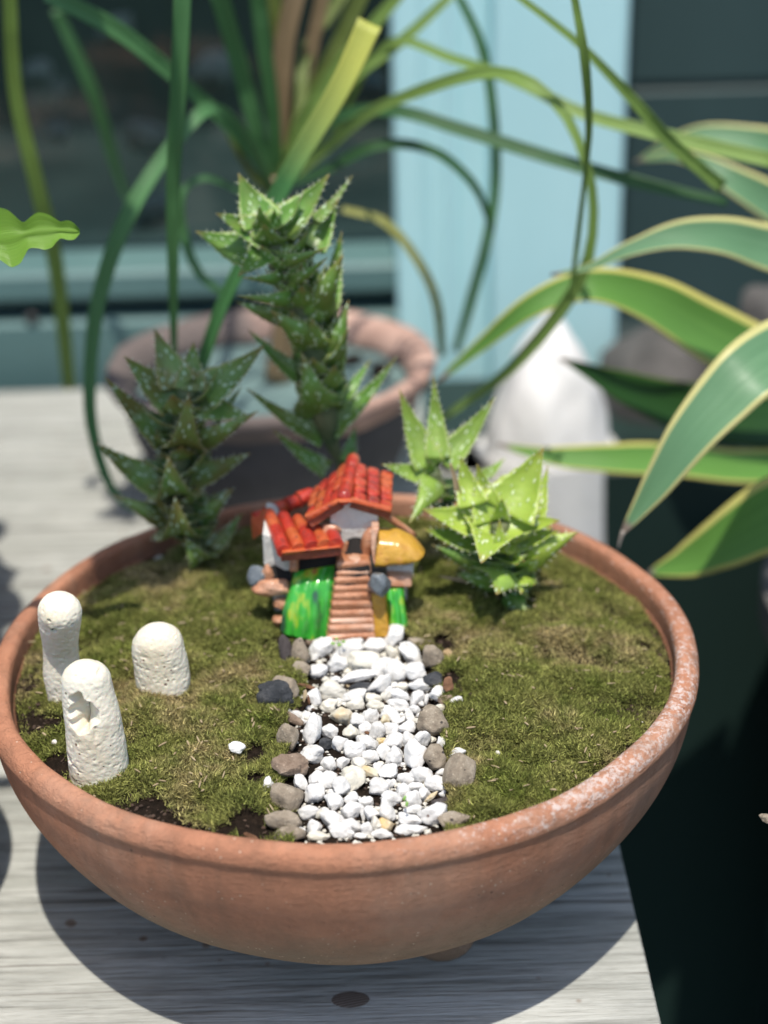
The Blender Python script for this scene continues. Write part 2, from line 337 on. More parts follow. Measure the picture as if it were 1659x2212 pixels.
MT = dict(
    terra=mat_terracotta(), wood=mat_wood(), knot=mat_knot(), soil=mat_soil(), moss=mat_moss(), coral=mat_coral(), bush=mat_bush(),
    q_w=mat_quartz('white_quartz', (0.78, 0.77, 0.75)), q_c=mat_quartz('cream_quartz', (0.76, 0.72, 0.61)),
    q_y=mat_quartz('stained_quartz', (0.68, 0.62, 0.46), (0.62, 0.42, 0.15)),
    s_b=mat_stone('brown_stone', (0.20, 0.16, 0.12), (0.32, 0.265, 0.20), (0.44, 0.375, 0.295)),
    s_r=mat_stone('ruddy_stone', (0.18, 0.125, 0.09), (0.29, 0.215, 0.16), (0.42, 0.33, 0.255)),
    s_d=mat_stone('lava_stone', (0.022, 0.024, 0.028), (0.050, 0.054, 0.060), (0.10, 0.10, 0.105), 0.006),
    s_k=mat_stone('slate_stone', (0.05, 0.042, 0.040), (0.08, 0.068, 0.066), (0.12, 0.10, 0.095)),
    s_y=mat_stone('ochre_stone', (0.35, 0.23, 0.12), (0.5, 0.36, 0.2), (0.6, 0.47, 0.3)),
    bark=simple('bark', (0.10, 0.045, 0.022), (0.26, 0.13, 0.07), 120, 0.85, 0.001, 300),
    crumb=simple('crumb', (0.03, 0.02, 0.014), (0.10, 0.06, 0.04), 160, 0.9, 0.0006, 300, lo=.3, hi=.75, rnd=False),
    straw=simple('dry_straw', (0.30, 0.22, 0.13), (0.42, 0.33, 0.2), 120, 0.8),
    a_light=mat_aloe('aloe_bright', (0.25, 0.36, 0.045), (0.37, 0.49, 0.075), (0.42, 0.50, 0.12), (0.72, 0.82, 0.50), 0.0, 0.15),
    a_mid=mat_aloe('aloe_fresh', (0.16, 0.28, 0.04), (0.27, 0.41, 0.075), (0.33, 0.42, 0.11), (0.60, 0.74, 0.45), 0.15, 0.12),
    a_tall=mat_aloe('aloe_deep', (0.10, 0.24, 0.038), (0.165, 0.33, 0.062), (0.32, 0.40, 0.11), (0.62, 0.80, 0.52), 0.35),
    a_brown=mat_aloe('aloe_bronze', (0.11, 0.22, 0.05), (0.18, 0.29, 0.075), (0.32, 0.30, 0.11), (0.62, 0.80, 0.60), 0.65),
    teeth=simple('pale_teeth', (0.50, 0.54, 0.36), (0.62, 0.63, 0.48), 100, 0.5),
    stem=simple('aloe_stem', (0.07, 0.11, 0.045), (0.16, 0.17, 0.08), 90, 0.7, 0.001, 200),
    st_g=mat_strap('strap_green', (0.08, 0.22, 0.075), (0.12, 0.30, 0.11)),
    st_d=mat_strap('strap_dark', (0.04, 0.13, 0.04), (0.065, 0.18, 0.06)),
    st_y=mat_strap('strap_lime', (0.20, 0.34, 0.07), (0.30, 0.44, 0.11)),
    st_t=mat_strap('strap_cut_tip', (0.06, 0.20, 0.06), (0.10, 0.28, 0.09), (0.55, 0.58, 0.12)),
    st_o=mat_strap('strap_olive', (0.12, 0.17, 0.035), (0.2, 0.25, 0.06)),
    st_s=mat_strap('strap_straw', (0.26, 0.185, 0.10), (0.38, 0.27, 0.15)),
    st_yy=mat_strap('strap_yellow', (0.36, 0.40, 0.10), (0.5, 0.48, 0.16), (0.12, 0.2, 0.06)),
    ag_b=mat_agave('agave_blue_green', (0.13, 0.29, 0.14), (0.20, 0.38, 0.20), (0.74, 0.70, 0.30)),
    ag_g=mat_agave('agave_green', (0.12, 0.30, 0.055), (0.19, 0.40, 0.08), (0.72, 0.67, 0.20)),
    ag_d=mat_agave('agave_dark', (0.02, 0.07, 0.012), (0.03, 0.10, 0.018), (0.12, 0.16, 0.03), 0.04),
    spike=simple('spike', (0.35, 0.30, 0.25), (0.5, 0.45, 0.4), 100, 0.6),
    red=mat_glaze('red_glaze', (0.30, 0.016, 0.010), (0.55, 0.040, 0.020), (0.60, 0.12, 0.035), dirtiness=0.85),
    orange=mat_glaze('orange_glaze', (0.42, 0.035, 0.015), (0.60, 0.13, 0.035), (0.54, 0.07, 0.022), dirtiness=0.9),
    roofclay=mat_glaze('roof_clay', (0.16, 0.03, 0.02), (0.36, 0.09, 0.04), dirtiness=0.9, coat=.3),
    white=mat_glaze('white_glaze', (0.62, 0.62, 0.58), (0.76, 0.75, 0.70), dirtiness=0.15, coat=0.2),
    tan=mat_glaze('tan_clay', (0.42, 0.16, 0.07), (0.56, 0.26, 0.14), (0.66, 0.42, 0.30), dirtiness=0.45),
    ochre=mat_glaze('ochre_glaze', (0.45, 0.23, 0.02), (0.60, 0.33, 0.03), (0.52, 0.22, 0.04), dirtiness=0.2),
    grey=mat_glaze('grey_glaze', (0.10, 0.12, 0.14), (0.18, 0.21, 0.23), dirtiness=0.3),
    dark=simple('recess_shade', (0.008, 0.007, 0.007), (0.02, 0.016, 0.014), 60, 0.9),  # near-black colour stands for shade in openings and gaps
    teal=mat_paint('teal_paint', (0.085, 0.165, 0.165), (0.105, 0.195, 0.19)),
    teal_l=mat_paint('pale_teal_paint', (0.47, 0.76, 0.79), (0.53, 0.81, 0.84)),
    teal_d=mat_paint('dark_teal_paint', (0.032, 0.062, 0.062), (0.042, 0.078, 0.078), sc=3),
    teal_k=mat_paint('shaded_black_teal', (0.009, 0.023, 0.019), (0.013, 0.031, 0.026), sc=3),  # darker copy of the wall paint, shade put into its colour
    room=simple('dark_room', (0.018, 0.032, 0.032), (0.04, 0.058, 0.056), 6, 0.9),
    rock=simple('pale_rock', (0.50, 0.42, 0.34), (0.75, 0.66, 0.56), 30, 0.9, 0.002),
    concrete=simple('grey_concrete', (0.075, 0.07, 0.066), (0.12, 0.112, 0.105), 25, 0.9, 0.002),
    ground=simple('dark_ground', (0.007, 0.017, 0.014), (0.012, 0.027, 0.022), 3, 0.95, 0.002, spec=0.05, rnd=False),
    ceramic=simple('white_ceramic', (0.78, 0.77, 0.75), (0.84, 0.83, 0.82), 20, 0.5, 0.0006),
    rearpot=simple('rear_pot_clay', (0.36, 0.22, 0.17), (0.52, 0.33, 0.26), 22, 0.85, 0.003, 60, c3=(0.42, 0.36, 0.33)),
    rearpot_rim=mat_rim_shade(),
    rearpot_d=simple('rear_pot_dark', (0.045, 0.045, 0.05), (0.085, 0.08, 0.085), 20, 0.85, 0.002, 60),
    perlite=simple('perlite', (0.7, 0.66, 0.6), (0.85, 0.8, 0.75), 200, 0.9, 0.0006),
    epi=mat_strap('epiphyllum_green', (0.20, 0.40, 0.04), (0.27, 0.48, 0.06), None, 0.3, 0.35),
    seedling=simple('seedling_green', (0.16, 0.34, 0.05), (0.24, 0.44, 0.09), 200, 0.5),
    pool=simple('grey_green_mulch', (0.10, 0.16, 0.16), (0.16, 0.24, 0.23), 30, 0.5, 0.002, 90),
    metal=simple('dark_screw', (0.03, 0.03, 0.03), (0.05, 0.045, 0.04), 100, 0.5),
)
g = bpy.data.materials.new('window_glass'); g.use_nodes = True; t = g.node_tree; t.nodes.clear()
o_ = nd(t, 'ShaderNodeOutputMaterial'); tr_ = nd(t, 'ShaderNodeBsdfTransparent'); tr_.inputs[0].default_value = (0.62, 0.72, 0.71, 1)
gl_ = nd(t, 'ShaderNodeBsdfGlossy'); gl_.inputs['Roughness'].default_value = 0.04; fr_ = nd(t, 'ShaderNodeFresnel'); fr_.inputs[0].default_value = 1.5
mx_ = nd(t, 'ShaderNodeMixShader'); t.links.new(fr_.outputs[0], mx_.inputs[0]); t.links.new(tr_.outputs[0], mx_.inputs[1]); t.links.new(gl_.outputs[0], mx_.inputs[2]); t.links.new(mx_.outputs[0], o_.inputs[0])
MT['glass'] = g

# ------------------------------------------------------------------ objects
def tag(o, label=None, cat=None, group=None, kind=None):
    if label: o['label'] = label
    if cat: o['category'] = cat
    if group: o['group'] = group
    if kind: o['kind'] = kind
    return o
def thing(name, loc, label, cat, group=None):
    o = bpy.data.objects.new(name, None); C.objects.link(o); o.location = tuple(float(x) for x in loc); o.empty_display_size = 0.01
    return tag(o, label, cat, group)
def world_loc(o):
    v = Vector((0, 0, 0))
    while o is not None: v = v + o.location; o = o.parent
    return v

class MB:
    """collects geometry in world coordinates, links it as ONE mesh object"""
    def __init__(s): s.v = []; s.f = []; s.uv = []; s.sz = []; s.n = 0; s.hasuv = False
    def add(s, V, F, uv=None, sz=None):
        V = np.asarray(V, float); s.v.append(V); s.f.extend([tuple(int(i) + s.n for i in f) for f in F]); s.n += len(V)
        if uv is not None: s.hasuv = True
        s.uv.append(np.zeros((len(V), 2)) if uv is None else np.asarray(uv, float)); s.sz.append(np.zeros((len(V), 2)) if sz is None else np.asarray(sz, float))
        return s
    def build(s, name, mat, parent=None, smooth=True, sharp=None):
        V = np.concatenate(s.v)
        if parent is None: org = np.array([(V[:, 0].min() + V[:, 0].max()) / 2, (V[:, 1].min() + V[:, 1].max()) / 2, V[:, 2].min()])
        else: org = np.array(world_loc(parent))
        me = bpy.data.meshes.new(name); me.from_pydata((V - org).tolist(), [], s.f); me.update()
        if s.hasuv:
            idx = np.zeros(len(me.loops), dtype=np.int32); me.loops.foreach_get('vertex_index', idx)
            for nm, arr in (('UVMap', s.uv), ('Size', s.sz)):
                l = me.uv_layers.new(name=nm); l.data.foreach_set('uv', np.concatenate(arr)[idx].astype(np.float32).ravel())
        me.polygons.foreach_set('use_smooth', [smooth] * len(me.polygons))
        me.materials.append(mat)
        o = bpy.data.objects.new(name, me); C.objects.link(o)
        if parent is None: o.location = tuple(org)
        else: o.parent = parent
        if sharp and smooth: me.set_sharp_from_angle(angle=radians(sharp))
        return o

def lathe(prof, n=96, cen=(0, 0, 0), closed=True):
    r = np.array([p[0] for p in prof]); z = np.array([p[1] for p in prof]); a = np.linspace(0, 2 * pi, n, endpoint=False)
    V = np.stack([np.outer(r, np.cos(a)) + cen[0], np.outer(r, np.sin(a)) + cen[1], np.repeat(z[:, None], n, 1) + cen[2]], -1).reshape(-1, 3)
    F = []
    for i in range(len(prof) - 1):
        for j in range(n):
            k = (j + 1) % n; F.append((i * n + j, i * n + k, (i + 1) * n + k, (i + 1) * n + j))
    return V, F
def catmull(P, n):
    P = np.asarray(P, float); m = len(P)
    if m == 2: return P[0] + (P[1] - P[0]) * np.linspace(0, 1, n)[:, None]
    d = np.r_[0, np.cumsum(np.linalg.norm(np.diff(P[:, :3], axis=0), axis=1))]; d /= d[-1]
    out_ = []
    for t_ in np.linspace(0, 1, n):
        i = min(max(np.searchsorted(d, t_, side='right') - 1, 0), m - 2); u = (t_ - d[i]) / max(1e-9, d[i + 1] - d[i])
        p0 = P[max(i - 1, 0)]; p1 = P[i]; p2 = P[i + 1]; p3 = P[min(i + 2, m - 1)]
        t1 = (p2 - p0) / max(1e-9, d[i + 1] - d[max(i - 1, 0)]) * (d[i + 1] - d[i]); t2 = (p3 - p1) / max(1e-9, d[min(i + 2, m - 1)] - d[i]) * (d[i + 1] - d[i])
        h = [2 * u**3 - 3 * u**2 + 1, u**3 - 2 * u**2 + u, -2 * u**3 + 3 * u**2, u**3 - u**2]
        out_.append(h[0] * p1 + h[1] * t1 + h[2] * p2 + h[3] * t2)
    return np.array(out_)
def unit(v): v = np.asarray(v, float); return v / (np.linalg.norm(v, axis=-1, keepdims=True) + 1e-12)
def tube(P, R, k=10, n=None, jitter=0.0, seed=0):
    if n: PR = catmull(np.c_[P, R], n); P = PR[:, :3]; R = np.maximum(PR[:, 3], 1e-5)
    P = np.asarray(P, float); T = unit(np.gradient(P, axis=0)); ref = np.array([0.3, 0.2, 1.0]) if abs(T[0][2]) < 0.9 else np.array([1.0, 0.2, 0.0])
    V = []; a = np.linspace(0, 2 * pi, k, endpoint=False)
    for p, t_, r in zip(P, T, R):
        s_ = unit(np.cross(t_, ref)); q = np.cross(t_, s_); ring = p + r * (np.outer(np.cos(a), s_) + np.outer(np.sin(a), q)); V.append(ring)
    V = np.concatenate(V)
    if jitter: V = V + unit(V - np.repeat(P, k, 0)) * (vnoise(V, 1 / (4 * max(R)), seed) * jitter)[:, None]
    F = [(i * k + j, i * k + (j + 1) % k, (i + 1) * k + (j + 1) % k, (i + 1) * k + j) for i in range(len(P) - 1) for j in range(k)]
    F += [tuple(range(k))[::-1], tuple((len(P) - 1) * k + j for j in range(k))]
    return V, F
def box(c, s, ax=None):
    ax = np.eye(3) if ax is None else np.asarray(ax); V = []
    for x in (-1, 1):
        for y in (-1, 1):
            for z in (-1, 1): V.append(np.asarray(c) + ax[0] * x * s[0] / 2 + ax[1] * y * s[1] / 2 + ax[2] * z * s[2] / 2)
    return np.array(V), [(0, 1, 3, 2), (4, 6, 7, 5), (0, 4, 5, 1), (2, 3, 7, 6), (0, 2, 6, 4), (1, 5, 7, 3)]
def bevelbox(c, s, bv, ax=None):
    """a box with chamfered edges (24 corner vertices)"""
    ax = np.eye(3) if ax is None else np.asarray(ax); h = np.asarray(s) / 2; V = []; idx = {}
    for x in (-1, 1):
        for y in (-1, 1):
            for z in (-1, 1):
                for k in range(3):
                    q = np.array([x, y, z]) * (h - bv); q[k] = (x, y, z)[k] * h[k]; idx[(x, y, z, k)] = len(V); V.append(np.asarray(c) + q @ ax)
    F = []
    for k in range(3):
        a, b_ = [(1, 2), (2, 0), (0, 1)][k]
        for sg in (-1, 1):
            q = []
            for (u, w) in ((-1, -1), (1, -1), (1, 1), (-1, 1)):
                c3 = [0, 0, 0]; c3[k] = sg; c3[a] = u; c3[b_] = w; q.append(idx[(*c3, k)])
            F.append(tuple(q) if sg > 0 else tuple(q[::-1]))
    for k in range(3):
        a, b_ = [(1, 2), (2, 0), (0, 1)][k]
        for u in (-1, 1):
            for w in (-1, 1):
                c1 = [0, 0, 0]; c1[a] = u; c1[b_] = w; c2 = list(c1); c1[k] = -1; c2[k] = 1
                q = [idx[(*c1, a)], idx[(*c1, b_)], idx[(*c2, b_)], idx[(*c2, a)]]; F.append(tuple(q))
    for x in (-1, 1):
        for y in (-1, 1):
            for z in (-1, 1): F.append((idx[(x, y, z, 0)], idx[(x, y, z, 1)], idx[(x, y, z, 2)]))
    return np.array(V), F

_ico = {}
def ico(sub):
    if sub in _ico: return _ico[sub]
    p = (1 + 5 ** .5) / 2
    V = [(-1, p, 0), (1, p, 0), (-1, -p, 0), (1, -p, 0), (0, -1, p), (0, 1, p), (0, -1, -p), (0, 1, -p), (p, 0, -1), (p, 0, 1), (-p, 0, -1), (-p, 0, 1)]
    F = [(0, 11, 5), (0, 5, 1), (0, 1, 7), (0, 7, 10), (0, 10, 11), (1, 5, 9), (5, 11, 4), (11, 10, 2), (10, 7, 6), (7, 1, 8), (3, 9, 4), (3, 4, 2), (3, 2, 6), (3, 6, 8), (3, 8, 9), (4, 9, 5), (2, 4, 11), (6, 2, 10), (8, 6, 7), (9, 8, 1)]
    V = [np.array(v) / np.linalg.norm(v) for v in V]
    for _ in range(sub):
        mid = {}; F2 = []
        def m_(a, b_):
            k = (min(a, b_), max(a, b_))
            if k not in mid: q = V[a] + V[b_]; V.append(q / np.linalg.norm(q)); mid[k] = len(V) - 1
            return mid[k]
        for a, b_, c_ in F: x, y, z = m_(a, b_), m_(b_, c_), m_(c_, a); F2 += [(a, x, z), (b_, y, x), (c_, z, y), (x, y, z)]
        F = F2
    _ico[sub] = (np.array(V), F); return _ico[sub]
def pebble(cen, rad, ax, seed, facets=11, rough=0.05, sub=3, soft=10, lump=0.12):
    rs = np.random.RandomState(seed); D, F = ico(sub)
    N = unit(rs.randn(facets, 3)); H = rs.uniform(0.72, 1.0, facets)
    d = np.maximum(D @ N.T, 0.02) / H                       # soft polytope
    r = 1.0 / (np.sum(d ** soft, axis=1) ** (1 / soft)); r = np.minimum(r, 1.25); r = r / r.max()
    r = r * (1 + lump * vnoise(D, 1.7, seed * 3.1) + rough * vnoise(D, 5.0, seed * 1.7) + rough * 0.5 * vnoise(D, 11.0, seed))
    P = D * r[:, None]; P = P / np.abs(P).max(axis=0)
    return np.asarray(cen) + (P * np.asarray(rad)) @ np.asarray(ax), F

def strip(P, Wd, W, thick, cup=0.0, m=8, wav=0.0, seed=0):
    """solid leaf: P spine, Wd width directions, W full widths; lens-shaped section. returns V,F,uv,size"""
    P = np.asarray(P, float); n = len(P); T = unit(np.gradient(P, axis=0)); Wd = unit(Wd - T * np.sum(Wd * T, axis=1)[:, None]); N = np.cross(Wd, T)
    L = np.r_[0, np.cumsum(np.linalg.norm(np.diff(P, axis=0), axis=1))]
    us = np.linspace(-1, 1, m + 1); ring = [(u, 1) for u in us] + [(u, -1) for u in us[-2:0:-1]]; k = len(ring)
    V = np.zeros((n, k, 3)); UV = np.zeros((n, k, 2)); SZ = np.zeros((n, k, 2))
    th = np.asarray(thick) * np.ones(n)
    for j, (u, s_) in enumerate(ring):
        off = cup * (u * u) * W / 2 + (0 if s_ > 0 else -1) * th * (1 - u ** 4)
        V[:, j] = P + Wd * (u * W / 2)[:, None] + N * off[:, None]
        UV[:, j, 0] = (u + 1) / 2; UV[:, j, 1] = L / L[-1]; SZ[:, j, 0] = u * W / 2 + 3 * (s_ < 0); SZ[:, j, 1] = L + seed * 0.37
    if wav: V = V + N[:, None, :] * (vnoise(V, 1 / (W.max() * 1.2), seed) * wav)[:, :, None]
    F = [(i * k + j, i * k + (j + 1) % k, (i + 1) * k + (j + 1) % k, (i + 1) * k + j) for i in range(n - 1) for j in range(k)]
    F += [tuple(range(k))[::-1], tuple((n - 1) * k + j for j in range(k))]
    return V.reshape(-1, 3), F, UV.reshape(-1, 2), SZ.reshape(-1, 2), N, Wd, T

# ------------------------------------------------------------------ SETTING: ground
m_ = MB(); m_.add(np.array([(-20, -20, -0.62), (20, -20, -0.62), (20, 20, -0.62), (-20, 20, -0.62)]), [(0, 1, 2, 3)])
tag(m_.build('ground', MT['ground'], smooth=False), 'dark shaded ground below the bench', None, None, 'structure')

# ------------------------------------------------------------------ bench
BX1 = 0.1335
bench = thing('wooden_bench', (-0.4, 0.25, -0.62), 'weathered grey wooden bench top under the terracotta bowl', 'bench')
for i, y0 in enumerate([-0.309, -0.169, -0.029, 0.111, 0.251, 0.391, 0.531]):
    x1 = BX1
    if y0 > 0.45: x1 = 0.055
    m_ = MB(); m_.add(*bevelbox(((x1 - 1.0) / 2, y0 + 0.07, -0.019), (x1 + 1.0, 0.1396 if y0 < 0.2 else 0.136, 0.038), 0.0008 if y0 < 0.2 else 0.0022)); m_.build('plank', MT['wood'], bench, smooth=False)
for x in (-0.95, BX1 - 0.05):
    for y in (-0.25, 0.40):
        m_ = MB(); m_.add(*bevelbox((x, y, -0.3295), (0.08, 0.08, 0.581), 0.003)); m_.build('leg', MT['wood'], bench, smooth=False)
kp = atz(757, 2160, 0.0)
V, F = ico(2); m_ = MB(); m_.add(V * np.array([0.0085, 0.0050, 0.0005]) + kp + np.array([0, 0, 0.0001]), F); m_.build('knot', MT['knot'], bench)

# ------------------------------------------------------------------ terracotta bowl
bowl = thing('terracotta_bowl', (0, 0, 0), 'wide round terracotta bowl planter with white lime bloom on its rim', 'planter')
prof = []
r0, z0, dd = 0.1588, 0.1205, 0.1190
for a in np.linspace(pi / 2, 0, 40):
    prof.append((max(0.0, r0 * cos(a)) ** 1 if False else r0 * max(cos(a), 0) ** (2 / 2.2), z0 - dd * sin(a) ** (2 / 1.82)))
prof[0] = (0.001, z0 - dd)
def wobble(V, amp=0.0009):
    a = np.arctan2(V[:, 1], V[:, 0]); r = np.hypot(V[:, 0], V[:, 1]) + 1e-9
    q = 1 + amp / 0.16 * (np.sin(2 * a + 1) + 0.7 * np.sin(5 * a + 2) + 0.4 * np.sin(11 * a)); q = np.where(r > 0.05, q, 1)
    V = V.copy(); V[:, 0] *= q; V[:, 1] *= q; V[:, 2] += 0.0005 * np.sin(3 * a + .5) * (r / 0.16); return V
inner = [(0.1490, 0.1175), (0.1465, 0.108), (0.135, 0.09), (0.10, 0.05), (0.04, 0.022), (0.001, 0.02)]
body_p = prof[:-1] + [(0.1596, 0.1218)]
V, F = lathe(body_p + [(0.1500, 0.1200)] + inner, 200); m_ = MB(); m_.add(wobble(V), F); m_.build('body', MT['terra'], bowl, sharp=60)
rim_p = [(0.1495, 0.1172), (0.1497, 0.1240), (0.1500, 0.1278), (0.1510, 0.1296), (0.1528, 0.1303), (0.1555, 0.1301), (0.1582, 0.1290), (0.1598, 0.1268), (0.1604, 0.1242), (0.1602, 0.1228), (0.1597, 0.1216), (0.1586, 0.1209), (0.1520, 0.1190), (0.1490, 0.1172)]
rp = catmull(np.array([(a, 0, b_) for a, b_ in rim_p]), 40); V, F = lathe([(p[0], p[2]) for p in rp], 220); m_ = MB()
V = wobble(V); V[:, 2] += 0.00035 * vnoise(V, 120) ; m_.add(V, F); m_.build('rim', MT['terra'], bowl)
for a in (-58, 62, 182):
    fx, fy = 0.078 * cos(radians(a)), 0.078 * sin(radians(a))
    V, F = ico(2); V = V * np.array([0.015, 0.011, 0.012]) + np.array([fx, fy, 0.0105]); V[:, 2] = np.maximum(V[:, 2], 0.0006); m_ = MB(); m_.add(V, F); m_.build('foot', MT['terra'], bowl)

# ------------------------------------------------------------------ soil and moss
pathL = [(668, 1380), (670, 1460), (632, 1560), (622, 1690), (632, 1830)]
pathR = [(872, 1380), (925, 1450), (955, 1560), (958, 1680), (975, 1830)]
PL = np.array([atz(x, y, 0.12)[:2] for x, y in pathL]); PR_ = np.array([atz(x, y, 0.12)[:2] for x, y in pathR])
def inpath(x, y, g=0.0):
    xl = np.interp(-y, -PL[:, 1], PL[:, 0]); xr = np.interp(-y, -PR_[:, 1], PR_[:, 0]); Pq = np.stack([np.asarray(x, float), np.asarray(y, float), 0 * np.asarray(x, float)], -1); wq = .0035 * vnoise(Pq, 95, 70) + .002 * vnoise(Pq, 260, 71); xl = xl + wq; xr = xr + wq * .9
    return (x > xl - g) & (x < xr + g) & (y < PL[0, 1] + 0.006 + g)
def soilz(x, y):
    x = np.asarray(x, float); y = np.asarray(y, float); r = np.hypot(x, y); P = np.stack([x, y, 0 * x], -1)
    z = 0.1222 - 0.0042 * np.clip(r / 0.149, 0, 1) ** 3
    z = z + 0.0013 * vnoise(P, 42, 3) + 0.0006 * vnoise(P, 120, 9)
    return np.where(inpath(x, y, 0.0), z - 0.0022, z)
n = 260; xs = np.linspace(-0.1495, 0.1495, n); X, Y = np.meshgrid(xs, xs); R = np.hypot(X, Y)
Xc = np.where(R > 0.1493, X * 0.1493 / np.maximum(R, 1e-6), X); Yc = np.where(R > 0.1493, Y * 0.1493 / np.maximum(R, 1e-6), Y)
Z = soilz(Xc, Yc) + 0.0009 * vnoise(np.stack([Xc, Yc, 0 * Xc], -1), 350, 5)
F = []
for j in range(n - 1):
    for i in range(n - 1):
        if min(R[j, i], R[j + 1, i], R[j, i + 1], R[j + 1, i + 1]) < 0.1493: F.append((j * n + i, j * n + i + 1, (j + 1) * n + i + 1, (j + 1) * n + i))
m_ = MB(); m_.add(np.stack([Xc, Yc, Z], -1).reshape(-1, 3), F)
tag(m_.build('soil', MT['soil']), 'dark crumbly potting soil filling the terracotta bowl', 'soil', None, 'stuff')

rs = np.random.RandomState(11); NB = 640000
rr = 0.1487 * np.sqrt(rs.rand(NB)); aa = rs.rand(NB) * 2 * pi; bx = rr * np.cos(aa); by = rr * np.sin(aa)
P2 = np.stack([bx, by, 0 * bx], -1)
bare = fbm(P2, 26, 3, 4.0)
keep = ~inpath(bx, by, 0.001)
edge = np.clip((rr - 0.128) / 0.02, 0, 1)
keep &= (bare + edge * 0.6 * (1 + vnoise(P2, 30, 44)) + 0.5 * (rs.rand(NB) - .5) < 1.12)
def patch(px, py, rad, rag=0.4):
    c_ = atz(px, py, 0.12); d_ = np.hypot(bx - c_[0], by - c_[1]); return d_ < rad * (0.62 + rag * vnoise(P2, 140, px) + 0.75 * rs.rand(NB) ** 2)
for (px, py, rad) in [(85, 1565, 0.013), (70, 1480, 0.007), (125, 1650, 0.008), (530, 1785, 0.009), (570, 1800, 0.010), (480, 1800, 0.006), (555, 1640, 0.005), (575, 1420, 0.006), (600, 1400, 0.006), (1390, 1400, 0.004), (560, 1690, 0.006), (955, 1400, .006), (970, 1480, .005)]:
    keep &= ~patch(px, py, rad)
bx, by, P2 = bx[keep], by[keep], P2[keep]; NB = len(bx)
rc = np.random.RandomState(31); NC = 330; cr_ = 0.148 * np.sqrt(rc.rand(NC)); ca = rc.rand(NC) * 2 * pi; ccx, ccy = cr_ * np.cos(ca), cr_ * np.sin(ca); crad = rc.uniform(.007, .014, NC); chh = rc.uniform(.55, 1.0, NC)
lump = np.zeros(NB); lx = np.zeros(NB); ly = np.zeros(NB); qx = bx + .0022 * vnoise(P2, 160, 1); qy = by + .0022 * vnoise(P2, 160, 2)
for c1, c2, r1, h1 in zip(ccx, ccy, crad, chh):
    k_ = np.nonzero((np.abs(qx - c1) < r1) & (np.abs(qy - c2) < r1))[0]; d2 = ((qx[k_] - c1) ** 2 + (qy[k_] - c2) ** 2) / r1 ** 2; h_ = h1 * np.sqrt(np.clip(1 - d2, 0, 1)); w_ = h_ > lump[k_]
    kk = k_[w_]; lump[kk] = h_[w_]; lx[kk] = (qx[kk] - c1) / r1; ly[kk] = (qy[kk] - c2) / r1
k_ = (lump > .12) | (rs.rand(NB) < .45)
bx, by, P2, lump, lx, ly = bx[k_], by[k_], P2[k_], lump[k_], lx[k_], ly[k_]; NB = len(bx)
cush = 0.0004 + 0.0050 * np.clip(0.45 + 0.55 * fbm(P2, 60, 3, 8.0), 0, 1)
z = soilz(bx, by) + (cush * .45 + .0046 * lump * np.clip((.150 - np.hypot(bx, by)) / .012, .25, 1)) * rs.rand(NB) ** 0.28 - 0.0006
az = rs.rand(NB) * 2 * pi + 1.5 * vnoise(P2, 200, 2); tl = 0.25 + 0.95 * rs.rand(NB)
ln = (0.0017 + 0.0024 * rs.rand(NB)) * (0.8 + 0.35 * vnoise(P2, 70, 6)); wd = 0.00017 + 0.00012 * rs.rand(NB)
dirv = unit(np.stack([np.cos(az) * np.sin(tl) + .6 * lx, np.sin(az) * np.sin(tl) + .6 * ly, np.cos(tl)], -1))
yaw = rs.rand(NB) * 2 * pi; sd_ = unit(np.cross(dirv, np.stack([np.cos(yaw), np.sin(yaw), 0.3 * np.ones(NB)], -1)))
b0 = np.stack([bx, by, z], -1)
A = b0 - sd_ * wd[:, None]; B = b0 + sd_ * wd[:, None]; Tt = b0 + dirv * ln[:, None]
Tt[:, 2] -= ln * 0.25 * rs.rand(NB)
VV = np.stack([A, B, Tt], 1).reshape(-1, 3).astype(np.float32)
me = bpy.data.meshes.new('moss'); me.vertices.add(3 * NB); me.vertices.foreach_set('co', VV.ravel()); me.loops.add(3 * NB); me.loops.foreach_set('vertex_index', np.arange(3 * NB, dtype=np.int32))
me.polygons.add(NB); me.polygons.foreach_set('loop_start', np.arange(0, 3 * NB, 3, dtype=np.int32)); me.update(calc_edges=True)
ta = me.attributes.new('tint', 'FLOAT', 'POINT'); ta.data.foreach_set('value', np.repeat(rs.rand(NB) ** 1.3, 3).astype(np.float32)); me.materials.append(MT['moss'])
mo = bpy.data.objects.new('moss', me); C.objects.link(mo); tag(mo, 'short olive green moss carpet on both sides of the white gravel path', 'moss', None, 'stuff')

# dry bits lying on the moss
rs = np.random.RandomState(41); m_ = MB(); V0, F0 = ico(1); lim = np.nonzero((lump > .3))[0]
for i in rs.choice(lim, 420, replace=False):
    L = rs.uniform(.0006, .0024); w = rs.uniform(.00018, .0005); a = rs.rand() * pi; q = V0 * np.array([L, w, w]); c, s2 = cos(a), sin(a)
    q = q @ np.array([[c, s2, rs.uniform(-.3, .3)], [-s2, c, 0], [0, 0, 1]]); m_.add(q + np.array([bx[i], by[i], float(soilz(bx[i], by[i])) + .0046 * lump[i] + .0018]), F0)
tag(m_.build('moss_debris', MT['straw'], smooth=False), 'dry straw coloured bits fallen on the moss', 'debris', None, 'stuff')
